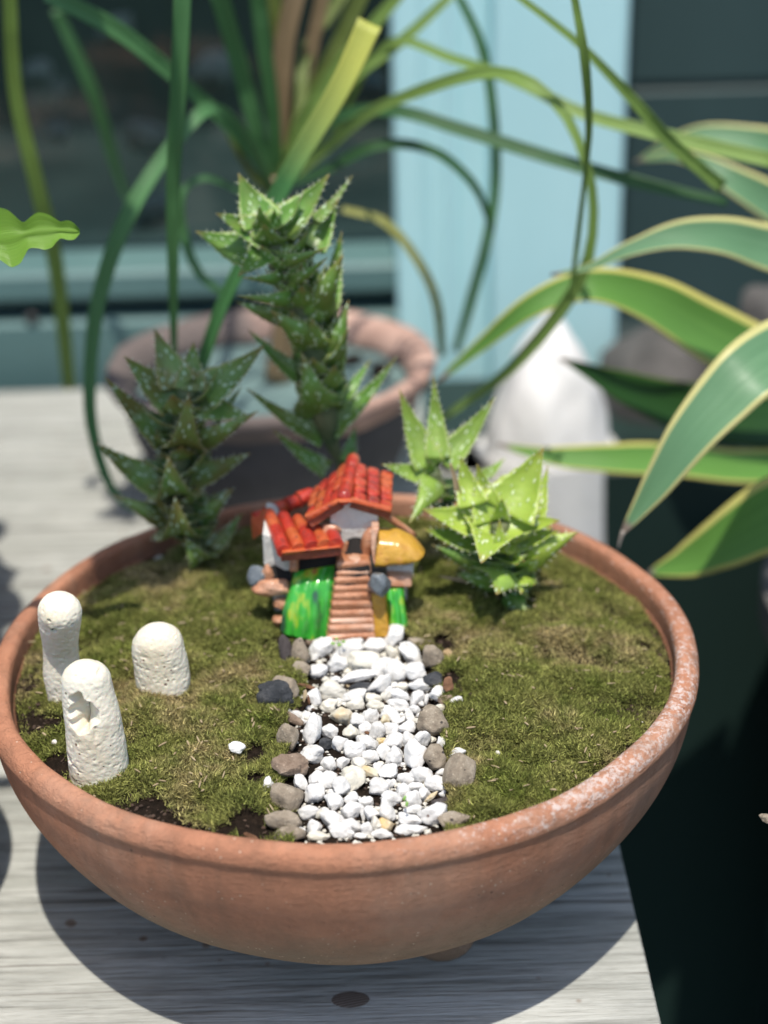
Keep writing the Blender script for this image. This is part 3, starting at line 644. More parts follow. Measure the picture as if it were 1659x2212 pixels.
# fine white grit between the gravel
m_ = MB()
for i in range(900):
    py = rs.uniform(1390, 1815); px = rs.uniform(np.interp(py, [1380, 1560, 1830], [660, 640, 630]), np.interp(py, [1380, 1560, 1830], [890, 950, 965])); p = atz(px, py, .1205); sz_ = rs.uniform(.0003, .0009) * (1 + (rs.rand() < .1))
    z_ = float(soilz(p[0], p[1])); m_.add(V0 * np.array([sz_, sz_ * rs.uniform(.5, 1), sz_ * .7]) * (1 + .2 * rs.randn(len(V0), 1)) + np.array([p[0], p[1], z_ + sz_ * .4]), F0)
tag(m_.build('quartz_grit', MT['q_c'], smooth=False), 'fine white grit on the soil between the path pebbles', 'grit', None, 'stuff')

# small crumbs of bark and grit in the bare soil
rs = np.random.RandomState(5); m_ = MB(); V0, F0 = ico(1)
for i in range(5200):
    a = rs.rand() * 2 * pi; r = 0.147 * sqrt(rs.rand()); x, y = r * cos(a), r * sin(a)
    s_ = rs.uniform(0.0003, 0.0011); q = V0 * np.array([s_, s_ * rs.uniform(.4, 1), s_ * rs.uniform(.3, .8)]); c, s2 = cos(a * 7), sin(a * 7)
    q = q @ np.array([[c, s2, 0], [-s2, c, 0], [0, 0, 1]]); m_.add(q + np.array([x, y, float(soilz(x, y)) + s_ * 0.3]), F0)
tag(m_.build('soil_crumbs', MT['crumb'], smooth=False), 'tiny brown bark crumbs scattered over the potting soil', 'soil crumbs', None, 'stuff')

# ------------------------------------------------------------------ white gravel path and border stones
def g7(x, y): return 521 + x * 0.3306, 1316.4 + y * 0.3306
def stone_obj(name, cx, cy, w, h, ang, mat, label, cat, group, seed, facets=11, rough=0.05, lump=0.13, soft=10, lift=0.30, sub=3, dz=0.85):
    px, py = g7(cx, cy); wp, hp = w * 0.3306, h * 0.3306
    g0 = atz(px, py, 0.121); k = mpp(g0); g0 = atz(px, py, float(soilz(g0[0], g0[1])) + lift * hp * k)
    a = radians(ang); ax = np.array([CR * cos(a) - CU * sin(a), CR * sin(a) + CU * cos(a), -CF])
    V, F = pebble(g0, (wp * k / 2, hp * k / 2, min(wp, hp) * k / 2 * dz), ax, seed, facets, rough, sub, soft, lump)
    m_ = MB(); m_.add(V, F); o = m_.build(name, mat, smooth=True, sharp=38 if facets < 14 else None); tag(o, label, cat, group)
    return o
Wt, Cr, Ye = 'q_w', 'q_c', 'q_y'
GR = 'white gravel of the path'
gravel = [
 (530,255,170,120,-25,Wt,'long white pebble at the left foot of the miniature house steps'),
 (665,215,200,90,-8,Wt,'white pebble tucked against the bottom house step under the tiny clover seedling'),
 (700,262,230,115,-22,Wt,'slanting white pebble just in front of the clover seedling'),
 (620,350,165,110,0,Wt,'rounded white pebble below the slanting one near the house steps'),
 (800,340,205,140,5,Cr,'largest pale rounded pebble centred below the house steps'),
 (880,228,155,110,0,Wt,'white pebble against the right end of the bottom house step'),
 (1005,180,138,142,0,Wt,'upright white pebble leaning on the yellow post of the miniature house'),
 (985,290,100,95,0,Cr,'dull cream pebble directly below the upright one beside the house post'),
 (1120,310,210,115,45,Wt,'elongated white pebble sloping towards the grey brown flat stone right of the house'),
 (500,400,112,105,10,Wt,'heart shaped white pebble alone at the upper left edge of the path'),
 (760,442,245,80,-8,Wt,'long flat white pebble lying above the black stone in the path'),
 (920,380,130,135,20,Wt,'white pebble right of the largest pale pebble near the house'),
 (1022,400,155,145,0,Wt,'broad white pebble in the upper right part of the path'),
 (1132,418,140,125,0,Wt,'white pebble touching the square dark grey stone on its left'),
 (912,488,170,105,-38,Wt,'bluish white wedge pebble right of the black stone in the path'),
 (552,465,62,50,0,Cr,'tiny cream pebble on top of the clump below the heart shaped one'),
 (612,460,64,46,0,Wt,'tiny white pebble on top of the clump below the heart shaped one'),
 (600,530,185,125,0,Cr,'large translucent greyish pebble at the upper left of the path'),
 (480,568,100,115,0,Wt,'white pebble beside the two upright bark chips'),
 (1165,500,165,90,5,Wt,'wide white pebble below the square dark grey stone'),
 (1052,500,75,60,0,Cr,'small cream pebble left of the wide one below the dark grey stone'),
 (1040,560,150,80,15,Wt,'flat white pebble in the upper middle of the path on the right'),
 (1145,578,98,98,0,Wt,'squarish white pebble between the middle and the right edge of the path'),
 (1275,555,100,92,-20,Wt,'five sided white pebble on the ruddy stone at the right path edge'),
 (1210,590,32,80,0,Wt,'narrow upright white sliver left of the five sided pebble'),
 (1400,605,92,58,-30,Wt,'small white pebble half sunk in moss right of the path'),
 (1310,648,115,60,5,Cr,'cream pebble behind the round pitted brown stone'),
 (570,638,105,100,0,Cr,'cream pebble above the rounded stained one on the left half of the path'),
 (745,570,160,90,-10,Wt,'white pebble behind the rough cream one in the middle of the path'),
 (755,622,120,85,-15,Cr,'rough cream pebble left of the knobbly yellowish one'),
 (868,578,108,85,0,Cr,'knobbly cream pebble above its twin in the middle of the path'),
 (870,635,122,82,5,Cr,'knobbly cream pebble below its twin in the middle of the path'),
 (945,570,62,70,0,Cr,'dull cream pebble squeezed right of the knobbly twins'),
 (1038,625,150,85,12,Wt,'white pebble with a ragged lower edge right of the knobbly twins'),
 (655,692,132,132,0,Ye,'rounded cream pebble with a yellow stain on its right side'),
 (755,725,105,100,-35,Wt,'white pebble sloping right of the yellow stained rounded one'),
 (852,700,112,90,0,Wt,'white pebble under the knobbly twins'),
 (968,685,145,100,12,Wt,'white pebble above the small yellow one in the middle'),
 (1135,660,82,70,-10,Wt,'white pebble touching the upper left of the pitted round brown stone'),
 (365,688,120,50,12,Wt,'flat white chip behind the tan stone on the left path edge'),
 (425,692,80,70,15,Wt,'small white chip above the tall white pebble on the left edge'),
 (463,788,105,205,8,Wt,'tall upright white pebble standing at the left edge of the path'),
 (585,795,122,118,0,Wt,'white pebble with dark soil specks inside the soil gap'),
 (715,808,98,105,0,Cr,'dull cream pebble right of the soil speckled one'),
 (822,780,122,92,0,Wt,'white pebble carrying a brown crumb in the middle of the path'),
 (888,798,100,112,-10,Wt,'pointed white pebble below the small yellow one'),
 (940,725,66,95,0,Ye,'small yellow stained pebble in the middle of the path'),
 (985,778,115,72,5,Wt,'oval white pebble right of the small yellow one'),
 (1030,728,82,50,-15,Wt,'small flat white pebble above the oval one'),
 (1100,705,58,112,-32,Wt,'slim white pebble slanting left of the pitted round brown stone'),
 (1088,775,112,100,0,Wt,'white pebble at the lower left of the pitted round brown stone'),
 (1000,865,120,108,10,Wt,'white pebble with a flat face in the centre right of the path'),
 (1168,850,112,122,25,Wt,'bluish white pebble below the pitted round brown stone'),
 (915,860,66,48,0,Ye,'tiny orange stained pebble left of the flat faced one'),
 (1310,872,60,82,0,Wt,'ragged white chip right of the lower round brown stone'),
 (1240,850,62,48,0,Cr,'cream chip between the two round brown stones'),
 (640,880,115,92,15,Wt,'greyish white pebble right of the dark stone in the soil gap'),
 (725,922,155,122,0,Wt,'large white pebble in the left middle of the path'),
 (825,868,140,120,35,Wt,'white pebble sloping above the middle soil gap'),
 (932,930,88,105,0,Wt,'pointed white pebble beside the small middle soil gap'),
 (1085,850,90,110,0,Wt,'white pebble left of the bluish white one on the right side'),
 (1132,962,130,195,10,Wt,'largest upright white pebble left of the lower round brown stone'),
 (1008,970,135,125,-35,Wt,'smooth white pebble left of the largest upright one'),
 (470,937,155,125,5,Wt,'bright white pebble beside the tan rectangular stone'),
 (562,1008,108,105,0,Wt,'greyish white pebble below right of the bright one on the left'),
 (665,1005,85,78,-20,Wt,'small angular white pebble in the left soil gap'),
 (845,965,105,90,20,Wt,'white pebble above the yellowish shard like one in the centre'),
 (762,1005,100,88,0,Cr,'cream pebble above the big pale one in the lower left middle'),
 (835,1060,122,72,28,Ye,'yellowish flat pebble in the centre of the path'),
 (895,1032,66,70,0,Wt,'small white pebble right of the yellowish flat one'),
 (972,1065,142,102,0,Wt,'wide dull white pebble in the centre right'),
 (725,1105,152,152,15,Cr,'big pale pebble left of the lower soil gap'),
 (1410,947,132,82,-5,Wt,'white pebble half hidden behind the biggest round grey brown stone'),
 (390,1130,85,125,-35,Wt,'slanting white pebble right of the rough brown stone'),
 (490,1112,112,110,0,Wt,'white pebble at the top of the lower left heap'),
 (575,1122,135,115,10,Wt,'white pebble in the lower left heap beside the big pale one'),
 (472,1202,125,155,35,Wt,'smooth lilac white pebble right of the round tan stone'),
 (175,1157,82,130,8,Wt,'stray white pebble left of the border stones with a brown speck'),
 (665,1162,130,130,10,Wt,'sparkling white pebble in the lower left heap'),
 (900,1165,115,122,0,Wt,'pointed white pebble alone at the lower soil gap'),
 (968,1145,60,62,0,Wt,'small white chip right of the pointed one at the lower soil gap'),
 (1080,1105,112,85,0,Wt,'dull white pebble left of the bright slab in the lower right'),
 (1180,1088,170,115,15,Wt,'bright white slab pebble in the lower right of the path'),
 (1280,1140,145,105,10,Wt,'white pebble left of the biggest round grey brown stone'),
 (1068,1185,100,105,0,Wt,'bluish white pebble above the two leaf seedling'),
 (1135,1160,102,58,-10,Wt,'small flat white pebble above the yellow shard'),
 (605,1265,135,110,28,Wt,'white pebble in the middle of the lower left heap'),
 (715,1240,98,92,0,Wt,'white pebble right of the middle one in the lower left heap'),
 (825,1262,112,72,5,Wt,'oval smooth white pebble below the lower soil gap'),
 (975,1240,135,110,10,Wt,'white pebble left of the two leaf seedling'),
 (1118,1242,110,105,0,Wt,'rough white pebble right of the two leaf seedling'),
 (1195,1205,80,100,-15,Wt,'white pebble left of the yellow shard'),
 (1325,1203,62,42,0,Wt,'tiny white chip above the dark flecked stone'),
 (445,1330,135,95,-12,Wt,'white pebble near the front rim above the grey brown stone'),
 (585,1372,130,150,-35,Wt,'large white pebble near the front rim in the left heap'),
 (508,1340,60,78,0,Cr,'dull pebble wedged between two at the front left'),
 (715,1322,140,125,0,Wt,'broad white pebble in the front centre'),
 (715,1412,140,110,0,Wt,'white pebble below the broad one in the front centre'),
 (850,1338,102,98,0,Wt,'white pebble in the front centre right'),
 (795,1332,34,112,0,Wt,'thin upright white pebble between two in the front centre'),
 (955,1320,95,160,-35,Wt,'leaning flat white pebble beside the front soil gap'),
 (1130,1310,125,85,-5,Wt,'white pebble below the two leaf seedling'),
 (1255,1350,185,135,-22,Wt,'big smooth white pebble by the front right border stone'),
 (1100,1372,145,98,18,Wt,'dull white pebble by the front rim right of the soil gap'),
 (1110,1437,195,72,3,Wt,'long white pebble lying along the front rim'),
 (470,1420,100,110,20,Wt,'white pebble by the front rim at the left'),
 (635,1452,150,105,0,Wt,'white pebble by the front rim below the large leaning one'),
 (492,1482,160,60,0,Cr,'flat cream pebble lying along the front rim'),
 (402,1450,40,68,-30,Wt,'thin white chip beside the rounded stone at the front rim'),
 (820,1430,88,112,10,Wt,'white pebble by the front rim in the centre'),
 (920,1472,130,78,0,Wt,'white pebble by the front rim in front of the orange stained one'),
 (945,1412,110,92,0,Ye,'orange stained pebble by the front rim'),
 (882,1408,90,108,0,Cr,'pale pebble left of the orange stained one'),
 (785,1482,110,42,0,Wt,'low white pebble touching the front rim in the centre'),
 (700,1470,90,60,0,Wt,'small white pebble touching the front rim left of centre'),
 (1235,1232,118,32,-42,Ye,'narrow yellow shard beside the dark flecked stone'),
]
for i, (x, y, w, h, a, mt, lb) in enumerate(gravel):
    stone_obj('quartz_pebble', x, y, w * 1.17, h * 1.17, a, MT[mt], lb, 'pebble', GR, 100 + i, facets=10 + i % 5, rough=0.06, lump=0.15)
# filler pebbles seen between the top ones
rs = np.random.RandomState(21); used = set()
for i in range(500):
    px = rs.uniform(605, 960); py = rs.uniform(1400, 1800); gx, gy = (px - 521) / 0.3306, (py - 1316.4) / 0.3306
    dl = sorted((((gx - q[0]) / (q[2] * .5)) ** 2 + ((gy - q[1]) / (q[3] * .5)) ** 2, q[6]) for q in gravel)
    if 0.9 < dl[0][0] < 2.0 and (gx - 790) ** 2 / 110 ** 2 + (gy - 1120) ** 2 / 60 ** 2 > 1 and (gx - 540) ** 2 / 90 ** 2 + (gy - 720) ** 2 / 200 ** 2 > 1:
        lb = next((q for _, q in dl[:3] if q not in used and len(q.split()) <= 13), None)
        if lb is None or len(used) > 45: continue
        used.add(lb); s_ = rs.uniform(50, 90)
        stone_obj('quartz_pebble', gx, gy, s_, s_ * rs.uniform(.6, .9), rs.uniform(-40, 40), MT[Cr if rs.rand() < .3 else Wt], 'chip beside the ' + lb, 'pebble', 'small pebble chips half hidden in the gravel', 500 + i, lift=0.05, sub=2)
BS = 'border stones along the path'
border = [
 (283,275,105,215,-14,'s_k','dark slate stone leaning at the upper left of the path','border stone',9,.05,.1),
 (385,275,125,190,0,'s_b','upright brown stone beside the dark slate at the upper left','border stone',16,.03,.1),
 (385,392,140,110,0,'s_b','rounded brown stone below the upright brown one','border stone',16,.03,.1),
 (300,510,210,170,10,'s_b','brown stone behind the black lava stone','border stone',14,.04,.1),
 (245,565,275,205,5,'s_d','black porous lava stone on the left edge of the path','lava stone',10,.09,.14),
 (295,700,250,78,18,'s_r','long low tan stone under the black lava stone','border stone',12,.04,.1),
 (315,842,165,210,0,'s_b','upright rectangular tan stone on the left path edge','border stone',10,.035,.06),
 (335,1030,275,180,8,'s_r','large rough cracked brown stone on the left path edge','border stone',12,.09,.14),
 (303,1232,225,192,0,'s_b','round tan stone with a cracked skin on the left path edge','border stone',30,.03,.05),
 (275,1378,245,135,10,'s_b','lumpy grey brown stone near the front left rim','border stone',16,.06,.14),
 (315,1468,215,130,0,'s_b','smooth grey brown stone touching the front rim at the left','border stone',26,.03,.07),
 (1150,212,185,85,5,'s_b','half buried brown stone right of the house steps','border stone',16,.03,.1),
 (1240,315,165,165,5,'s_b','flat faced grey brown stone right of the house steps','border stone',9,.03,.05),
 (1355,302,72,92,0,'s_y','small ochre stone in the moss right of the path','border stone',12,.06,.12),
 (1255,455,130,115,0,'s_d','square dark grey stone on the right edge of the path','border stone',8,.04,.06),
 (1330,595,125,75,0,'s_r','low ruddy stone on the right edge below the bark chip','border stone',16,.04,.1),
 (1245,735,200,220,-10,'s_b','round pitted brown stone on the right path edge','border stone',30,.03,.07),
 (1268,965,160,172,0,'s_b','smaller round brown stone below the pitted one','border stone',28,.04,.08),
 (1437,1067,232,256,0,'s_b','biggest round grey brown stone at the right of the path','border stone',34,.02,.04),
 (1310,1268,165,92,8,'s_k','dark flecked brown stone half under the moss at the right','border stone',16,.05,.1),
 (1398,1368,225,112,-5,'s_b','low grey brown stone by the front rim at the right','border stone',18,.05,.1),
 (790,505,190,70,-5,'s_d','flat black stone between white pebbles in the upper path','border stone',9,.04,.1),
 (550,880,105,80,0,'s_d','small dark stone in the left soil gap','border stone',9,.05,.1),
 (455,215,90,60,0,'s_r','small ruddy stone under the painted green bush','border stone',12,.05,.1),
]
for i, (x, y, w, h, a, mt, lb, ct, fc, ro, lu) in enumerate(border):
    stone_obj('border_stone', x, y, w * 1.04, h * 1.04, a, MT[mt], lb, ct, BS, 900 + i, facets=fc, rough=ro, lump=lu, soft=12 if fc < 20 else 24, lift=0.36)
chips = [(430,505,140,34,15,'bark','brown bark chip left of the translucent pebble'),(418,560,28,95,8,'straw','upright pale bark chip beside the black lava stone'),(440,590,24,70,-8,'bark','thin brown bark chip right of the pale upright chip'),
 (722,518,90,20,35,'straw','small tan splinter over the flat black stone'),(1352,490,75,105,0,'bark','orange brown bark chip on the right path edge'),(822,805,40,26,20,'bark','brown crumb lying on a white pebble'),(1000,1404,55,9,-8,'straw','thin straw bit by the front soil gap'),(60,1480,110,40,25,'bark','dark bark flake by the front left rim')]
for i, (x, y, w, h, a, mt, lb) in enumerate(chips):
    stone_obj('bark_chip', x, y, w, h, a, MT[mt], lb, 'bark chip', 'bark chips among the gravel', 1200 + i, facets=7, rough=.04, sub=2, lift=0.9, dz=0.5)
def D7(x, y): return (x - 521) / .3306, (y - 1316.4) / .3306
for i, (x, y, w, h, a, mt, lb) in enumerate([(511, 1616, 115, 90, 25, Wt, 'white pebble lying alone on the moss left of the path'), (117, 1603, 42, 38, 0, 'perlite', 'small pinkish white crumb on soil beside the tall coral'), (1076, 1627, 34, 34, 0, 'perlite', 'small white crumb on the moss right of the path'),
        (1123, 1622, 16, 16, 0, 'perlite', 'tiny white crumb on the right moss near the larger crumb'), (423, 1551, 14, 14, 0, 'perlite', 'tiny white crumb on the left moss'), (1233, 1278, 40, 22, 0, 'perlite', 'blurred white crumb on moss under the bright aloe'), (343, 1205, 70, 26, -12, Cr, 'blurred pale pebble against the rear left rim'), (452, 1790, 16, 14, 0, 'perlite', 'tiny white crumb near the front left rim'),
        (1388, 1560, 12, 12, 0, 'perlite', 'tiny white crumb near the right rim'), (572, 1371, 36, 36, 0, 's_r', 'small ruddy crumb on the moss left of the path'), (1240, 1360, 40, 30, 0, 's_y', 'small ochre crumb on the moss beyond the right border')]):
    stone_obj('moss_pebble', *D7(x, y), w, h, a, MT[mt], lb, 'pebble', None, 1300 + i, lift=1.1, sub=2 if w < 60 else 3, rough=.08)

# ------------------------------------------------------------------ dead coral pieces
def coral(name_lb, pts, rad, seed, hole=None, waist=None, n=210, k=190, flat=0.85):
    """pts: spine (world) bottom to top, rad: radii; rounded top"""
    PR = catmull(np.c_[pts, rad], n); P = PR[:, :3]; R = PR[:, 3].copy()
    L = np.r_[0, np.cumsum(np.linalg.norm(np.diff(P, axis=0), axis=1))]; tot = L[-1]; rt = R[-1] * 1.0
    dcap = np.clip((L - (tot - rt)) / rt, 0, 1); R = R * np.sqrt(np.clip(1 - dcap ** 2.4, 0.0004, 1))
    T = unit(np.gradient(P, axis=0)); a = np.linspace(0, 2 * pi, k, endpoint=False)
    sx = unit(np.cross(np.cross(T, -CF), T) * 0 + CR - T * (T @ CR)[:, None]); sy = np.cross(T, sx)      # sy points away from / towards viewer
    V = P[:, None, :] + R[:, None, None] * (np.cos(a)[None, :, None] * sx[:, None, :] + flat * np.sin(a)[None, :, None] * sy[:, None, :])
    N = unit(V - P[:, None, :] + 1e-9); rr_ = R[:, None]
    dsp = 0.15 * vnoise(V, 42, seed) + 0.028 * vnoise(V, 120, seed) + 0.011 * vnoise(V, 430, seed + 5) + 0.010 * vnoise(V, 900, seed)
    pitn = vnoise(V, 330, seed + 30); dsp = dsp - 0.22 * np.clip(pitn - 0.62, 0, 1) - 0.16 * np.clip(vnoise(V, 620, seed + 41) - 0.6, 0, 1)
    V = V + N * (dsp * rt)[:, :, None]
    if hole is not None:
        for (hp, ha, hl, hw, hd) in hole:       # along-fraction, angle, half length fraction, half width angle, depth
            u = (L / tot)[:, None] - hp; da = (a[None, :] - ha + pi) % (2 * pi) - pi
            wl = np.where(u > 0, 1 - np.clip(u / hl, 0, 1) ** 1.3, 1.0)
            q = np.abs(da) / (hw * (1 - .55 * np.clip(u / hl, 0, 1)) * (1 + 0.40 * vnoise(V, 330, 77))); qq = np.sqrt(q ** 2 + (u / (hl * (1 + .25 * vnoise(V, 300, 12)))) ** 2)
            msk = np.clip((1.0 - qq) / 0.20, 0, 1); msk = msk * msk * (3 - 2 * msk)
            V = V - N * (msk * hd * (1 + 0.18 * vnoise(V, 240, 12)))[:, :, None]
    V = V.reshape(-1, 3); F = [(i * k + j, i * k + (j + 1) % k, (i + 1) * k + (j + 1) % k, (i + 1) * k + j) for i in range(n - 1) for j in range(k)]
    F.append(tuple((n - 1) * k + j for j in range(k)))
    m_ = MB(); m_.add(V, F); return tag(m_.build('coral_piece', MT['coral']), name_lb, 'coral', 'coral pieces standing in the moss')
def spine(pxs, yb, dys):
    return np.array([aty(x, y, yb + d) for (x, y), d in zip(pxs, dys)])
# front coral: base centre at picture (215,1690); leans left/away upwards
b_ = atz(215, 1672, 0.117); yb = b_[1]
P = spine([(215, 1700), (204, 1600), (192, 1510), (181, 1428)], yb, [-0.004, -0.0035, -0.003, -0.002]); k_ = mpp(P[1])
fa = 1.5 * pi
coral('tall white coral finger with a torn open hollow, nearest the rim', P, [k_ * r for r in (63, 64, 58, 47)], 1.0, hole=[(0.70, fa - 0.22, 0.16, 0.60, 0.0100), (0.30, fa - 1.05, 0.05, 0.22, 0.0045)])
b_ = atz(130, 1520, 0.118); yb = b_[1]
P = spine([(140, 1545), (134, 1470), (130, 1400), (128, 1345), (131, 1296)], yb, [0, 0.001, 0.001, -0.004, -0.010]); k_ = mpp(P[1])
coral('slim white coral column with a swollen tilted knob, behind the tallest', P, [k_ * r for r in (33, 38, 34, 42, 45)], 9.0, flat=0.95, hole=[(0.86, fa - 0.1, 0.018, 0.14, 0.0035), (0.93, fa - 0.4, 0.012, 0.10, 0.002), (0.90, fa + 0.7, 0.012, 0.10, 0.002)])
b_ = atz(348, 1490, 0.121); yb = b_[1]
P = spine([(349, 1515), (347, 1450), (343, 1400), (335, 1350)], yb, [0, 0.001, 0.001, 0.001]); k_ = mpp(P[1])
coral('short stubby white coral dome standing alone on the moss', P, [k_ * r for r in (57, 58, 55, 47)], 17.0)

# ------------------------------------------------------------------ aloes
def aloe_leaf(root, px0, sc, spec, y0, mat, seed, teeth=True, thick=0.20):
    tx, ty, bx_, by_, w, mode, dy = spec[:7]
    bend = spec[7] if len(spec) > 7 else (0.10 if mode == 'i' else 0.14)
    mt = spec[8] if len(spec) > 8 else mat
    tpx = (px0[0] + tx * sc, px0[1] + ty * sc); bpx = (px0[0] + bx_ * sc, px0[1] + by_ * sc)
    B_ = aty(*bpx, y0); T_ = aty(*tpx, y0 + dy); ch = T_ - B_; L = np.linalg.norm(ch)
    cam = unit(CAM - B_); nf = unit(0.85 * cam + (0.45 if mode == 'i' else -0.15) * np.array([0, 0, 1]))
    wdir = unit(np.cross(ch, nf)); nrm = np.cross(wdir, unit(ch))
    if nrm @ cam < 0: nrm = -nrm; wdir = -wdir
    mid = B_ + ch * 0.5 + nrm * L * (-bend if mode == 'i' else bend)
    P = catmull([B_, mid, T_], 22); v = np.linspace(0, 1, 22); wm = 1.28 * w * sc * mpp(B_)
    Wd_ = wm * (1 - v ** 1.55) * (0.86 + 0.14 * np.cos(v * 3)) + wm * 0.012
    Wd_ = Wd_ * (1 + 0.04 * np.sin(v * 34 + seed))
    wv = np.repeat(wdir[None], 22, 0); th = (0.004 + thick * Wd_ * 0.9) * (1 - 0.55 * v) * 0.5
    Tn = unit(np.gradient(P, axis=0)); Nn = np.cross(unit(wv - Tn * np.sum(wv * Tn, 1)[:, None]), Tn)
    flip = 1.0 if (Nn[5] @ cam) > 0 else -1.0
    if flip < 0: wv = -wv
    cup = (0.42 if mode == 'i' else -0.50)
    V, F, uv, sz, N, Wd2, T2 = strip(P, wv, Wd_, th if mode == 'i' else th * 1.0, cup, 8, 0.0004, seed)
    m_ = MB(); m_.add(V, F, uv, sz); lf = m_.build('leaf', MT[mt], root)
    if teeth and w * sc > 12:
        tm = MB(); cnt = max(3, int(L / 0.0040)); rs_ = np.random.RandomState(seed)
        for side in (-1, 1):
            for q in range(cnt):
                vv = 0.10 + 0.84 * (q + 0.5 * rs_.rand()) / cnt; fi = vv * 21; i = int(fi); u = fi - i; i2 = min(i + 1, 21)
                lerp = lambda A_: A_[i] * (1 - u) + A_[i2] * u
                e = lerp(P) + lerp(Wd2) * side * lerp(Wd_) / 2 + lerp(N) * cup * lerp(Wd_) / 2; d = unit(lerp(Wd2) * side * 1.0 + lerp(T2) * 0.65 + lerp(N) * 0.35 * np.sign(cup))
                s_ = 0.0017 * rs_.uniform(.6, 1.25); r_ = 0.0003; q1 = lerp(T2); q2 = np.cross(d, q1)
                tv = [e - d * 0.0003 + r_ * 1.5 * q1, e - d * 0.0003 - r_ * 1.5 * q1, e - d * .0003 + r_ * q2, e + d * s_ + lerp(T2) * s_ * 0.25]
                tm.add(np.array(tv), [(0, 1, 3), (1, 2, 3), (2, 0, 3), (0, 2, 1)])
        tm.build('teeth', MT['teeth'], lf, smooth=False)
    return lf
def aloe(label, px0, sc, y0, stem, leaves, mat, seed0, stem_r):
    Ps = [aty(px0[0] + x * sc, px0[1] + y * sc, y0 + (d if d is not None else 0)) for x, y, d in stem]
    zb = float(soilz(Ps[-1][0], Ps[-1][1])) - 0.004; Ps.append(np.array([Ps[-1][0], Ps[-1][1], zb]))
    root = thing('tiger_tooth_aloe', Ps[-1], label, 'aloe', 'tiger tooth aloes in the bowl')
    rr_ = [r * sc * mpp(Ps[0]) for r in stem_r] + [stem_r[-1] * sc * mpp(Ps[0])]
    V, F = tube(Ps, rr_, 14, 40, 0.0006, seed0); m_ = MB(); m_.add(V, F); m_.build('stem', MT['stem'], root)
    for i, s_ in enumerate(leaves): aloe_leaf(root, px0, sc, s_, y0, mat, seed0 + i)
    return root
A0 = ((384, 356.6), 0.2976)
aloe('tallest aloe with dark green stacked leaves behind the house', A0[0], A0[1], 0.112,
 [(650, 480, 0), (800, 800, 0), (930, 1100, 0), (1000, 1450, 0), (1060, 1800, 0), (1110, 2000, .002), (1175, 2150, .004), (1190, 2250, .006)],
 [(440,60,620,440,250,'i',.010),(1100,65,740,480,230,'i',.010),(1270,70,1010,400,70,'i',.020),(280,350,680,520,230,'i',-.006),(130,480,520,640,230,'i',0.0),
  (1165,240,970,600,190,'i',.010),(1190,480,1080,1050,150,'i',.014),(590,290,620,480,130,'o',-.010),(700,330,700,520,140,'i',-.004),(440,800,720,520,260,'i',-.022),
  (1085,600,700,700,130,'o',-.022,.2),(470,820,800,800,125,'o',-.022,.2),(1090,670,780,870,125,'o',-.020,.2),(430,950,900,960,140,'o',-.022,.2),(420,990,800,1120,120,'o',.004),
  (1200,650,930,1160,270,'o',-.012),(670,1050,1060,1340,260,'o',-.018),(1240,980,1080,1500,190,'o',-.002),(900,1360,1050,1850,300,'o',-.016,.22),(510,1190,920,1560,120,'i',.010),
  (500,1620,1060,1990,130,'i',-.004),(1590,1390,1110,1940,130,'i',.002),(1400,1410,1160,1740,100,'i',.016),(690,1920,1080,2220,115,'i',-.003),(1290,1880,1230,2150,95,'i',.018),(900,720,850,1000,220,'o',-.014),(980,900,950,1200,240,'o',-.010)],
 'a_tall', 10, [60, 110, 120, 110, 105, 60, 36, 30])
B0 = ((192, 685.7), 0.248)
aloe('bronze tinged aloe with open spiky crown by the rear left rim', B0[0], B0[1], 0.092,
 [(850, 640, 0), (810, 1000, 0), (790, 1300, 0), (800, 1600, 0), (880, 1850, 0), (960, 2050, 0), (990, 2140, 0)],
 [(570,95,780,600,270,'i',.012),(910,210,880,640,230,'i',.010),(1530,240,1000,680,280,'i',.002),(310,340,740,740,290,'i',-.003),(1400,860,950,760,250,'i',-.010),
  (870,650,830,1040,330,'o',-.026,.25),(140,520,720,1120,230,'i',-.004),(1480,810,860,1130,200,'o',-.010),(60,1090,660,1500,250,'i',-.004),(690,1215,730,1430,400,'o',-.022,.3),
  (1400,1180,840,1430,230,'i',-.005),(210,1540,780,1800,200,'o',-.004),(750,1560,770,1780,370,'o',-.022,.3),(1270,1480,930,1790,180,'o',.0),(830,1900,950,2060,280,'o',-.016,.3),(1340,1700,1080,2020,130,'i',.010),(1330,600,1100,900,90,'i',.014)],
 'a_brown', 60, [90, 110, 110, 110, 95, 75, 60])
C0 = ((822.8, 822.8), 0.2811)
aloe('small bright aloe with open star of leaves beside the red roof', C0[0], C0[1], 0.078,
 [(400, 700, 0), (480, 850, 0), (560, 1050, 0), (600, 1230, 0)],
 [(140,65,370,660,190,'i',.010),(405,-40,440,600,150,'i',.014),(880,120,480,640,190,'i',.008),(10,640,430,740,170,'i',-.010),(215,1100,440,740,200,'o',-.028),(375,620,395,740,110,'i',-.004),(960,585,780,740,90,'i',.022,.1,'a_mid')],
 'a_mid', 110, [50, 45, 40, 35])
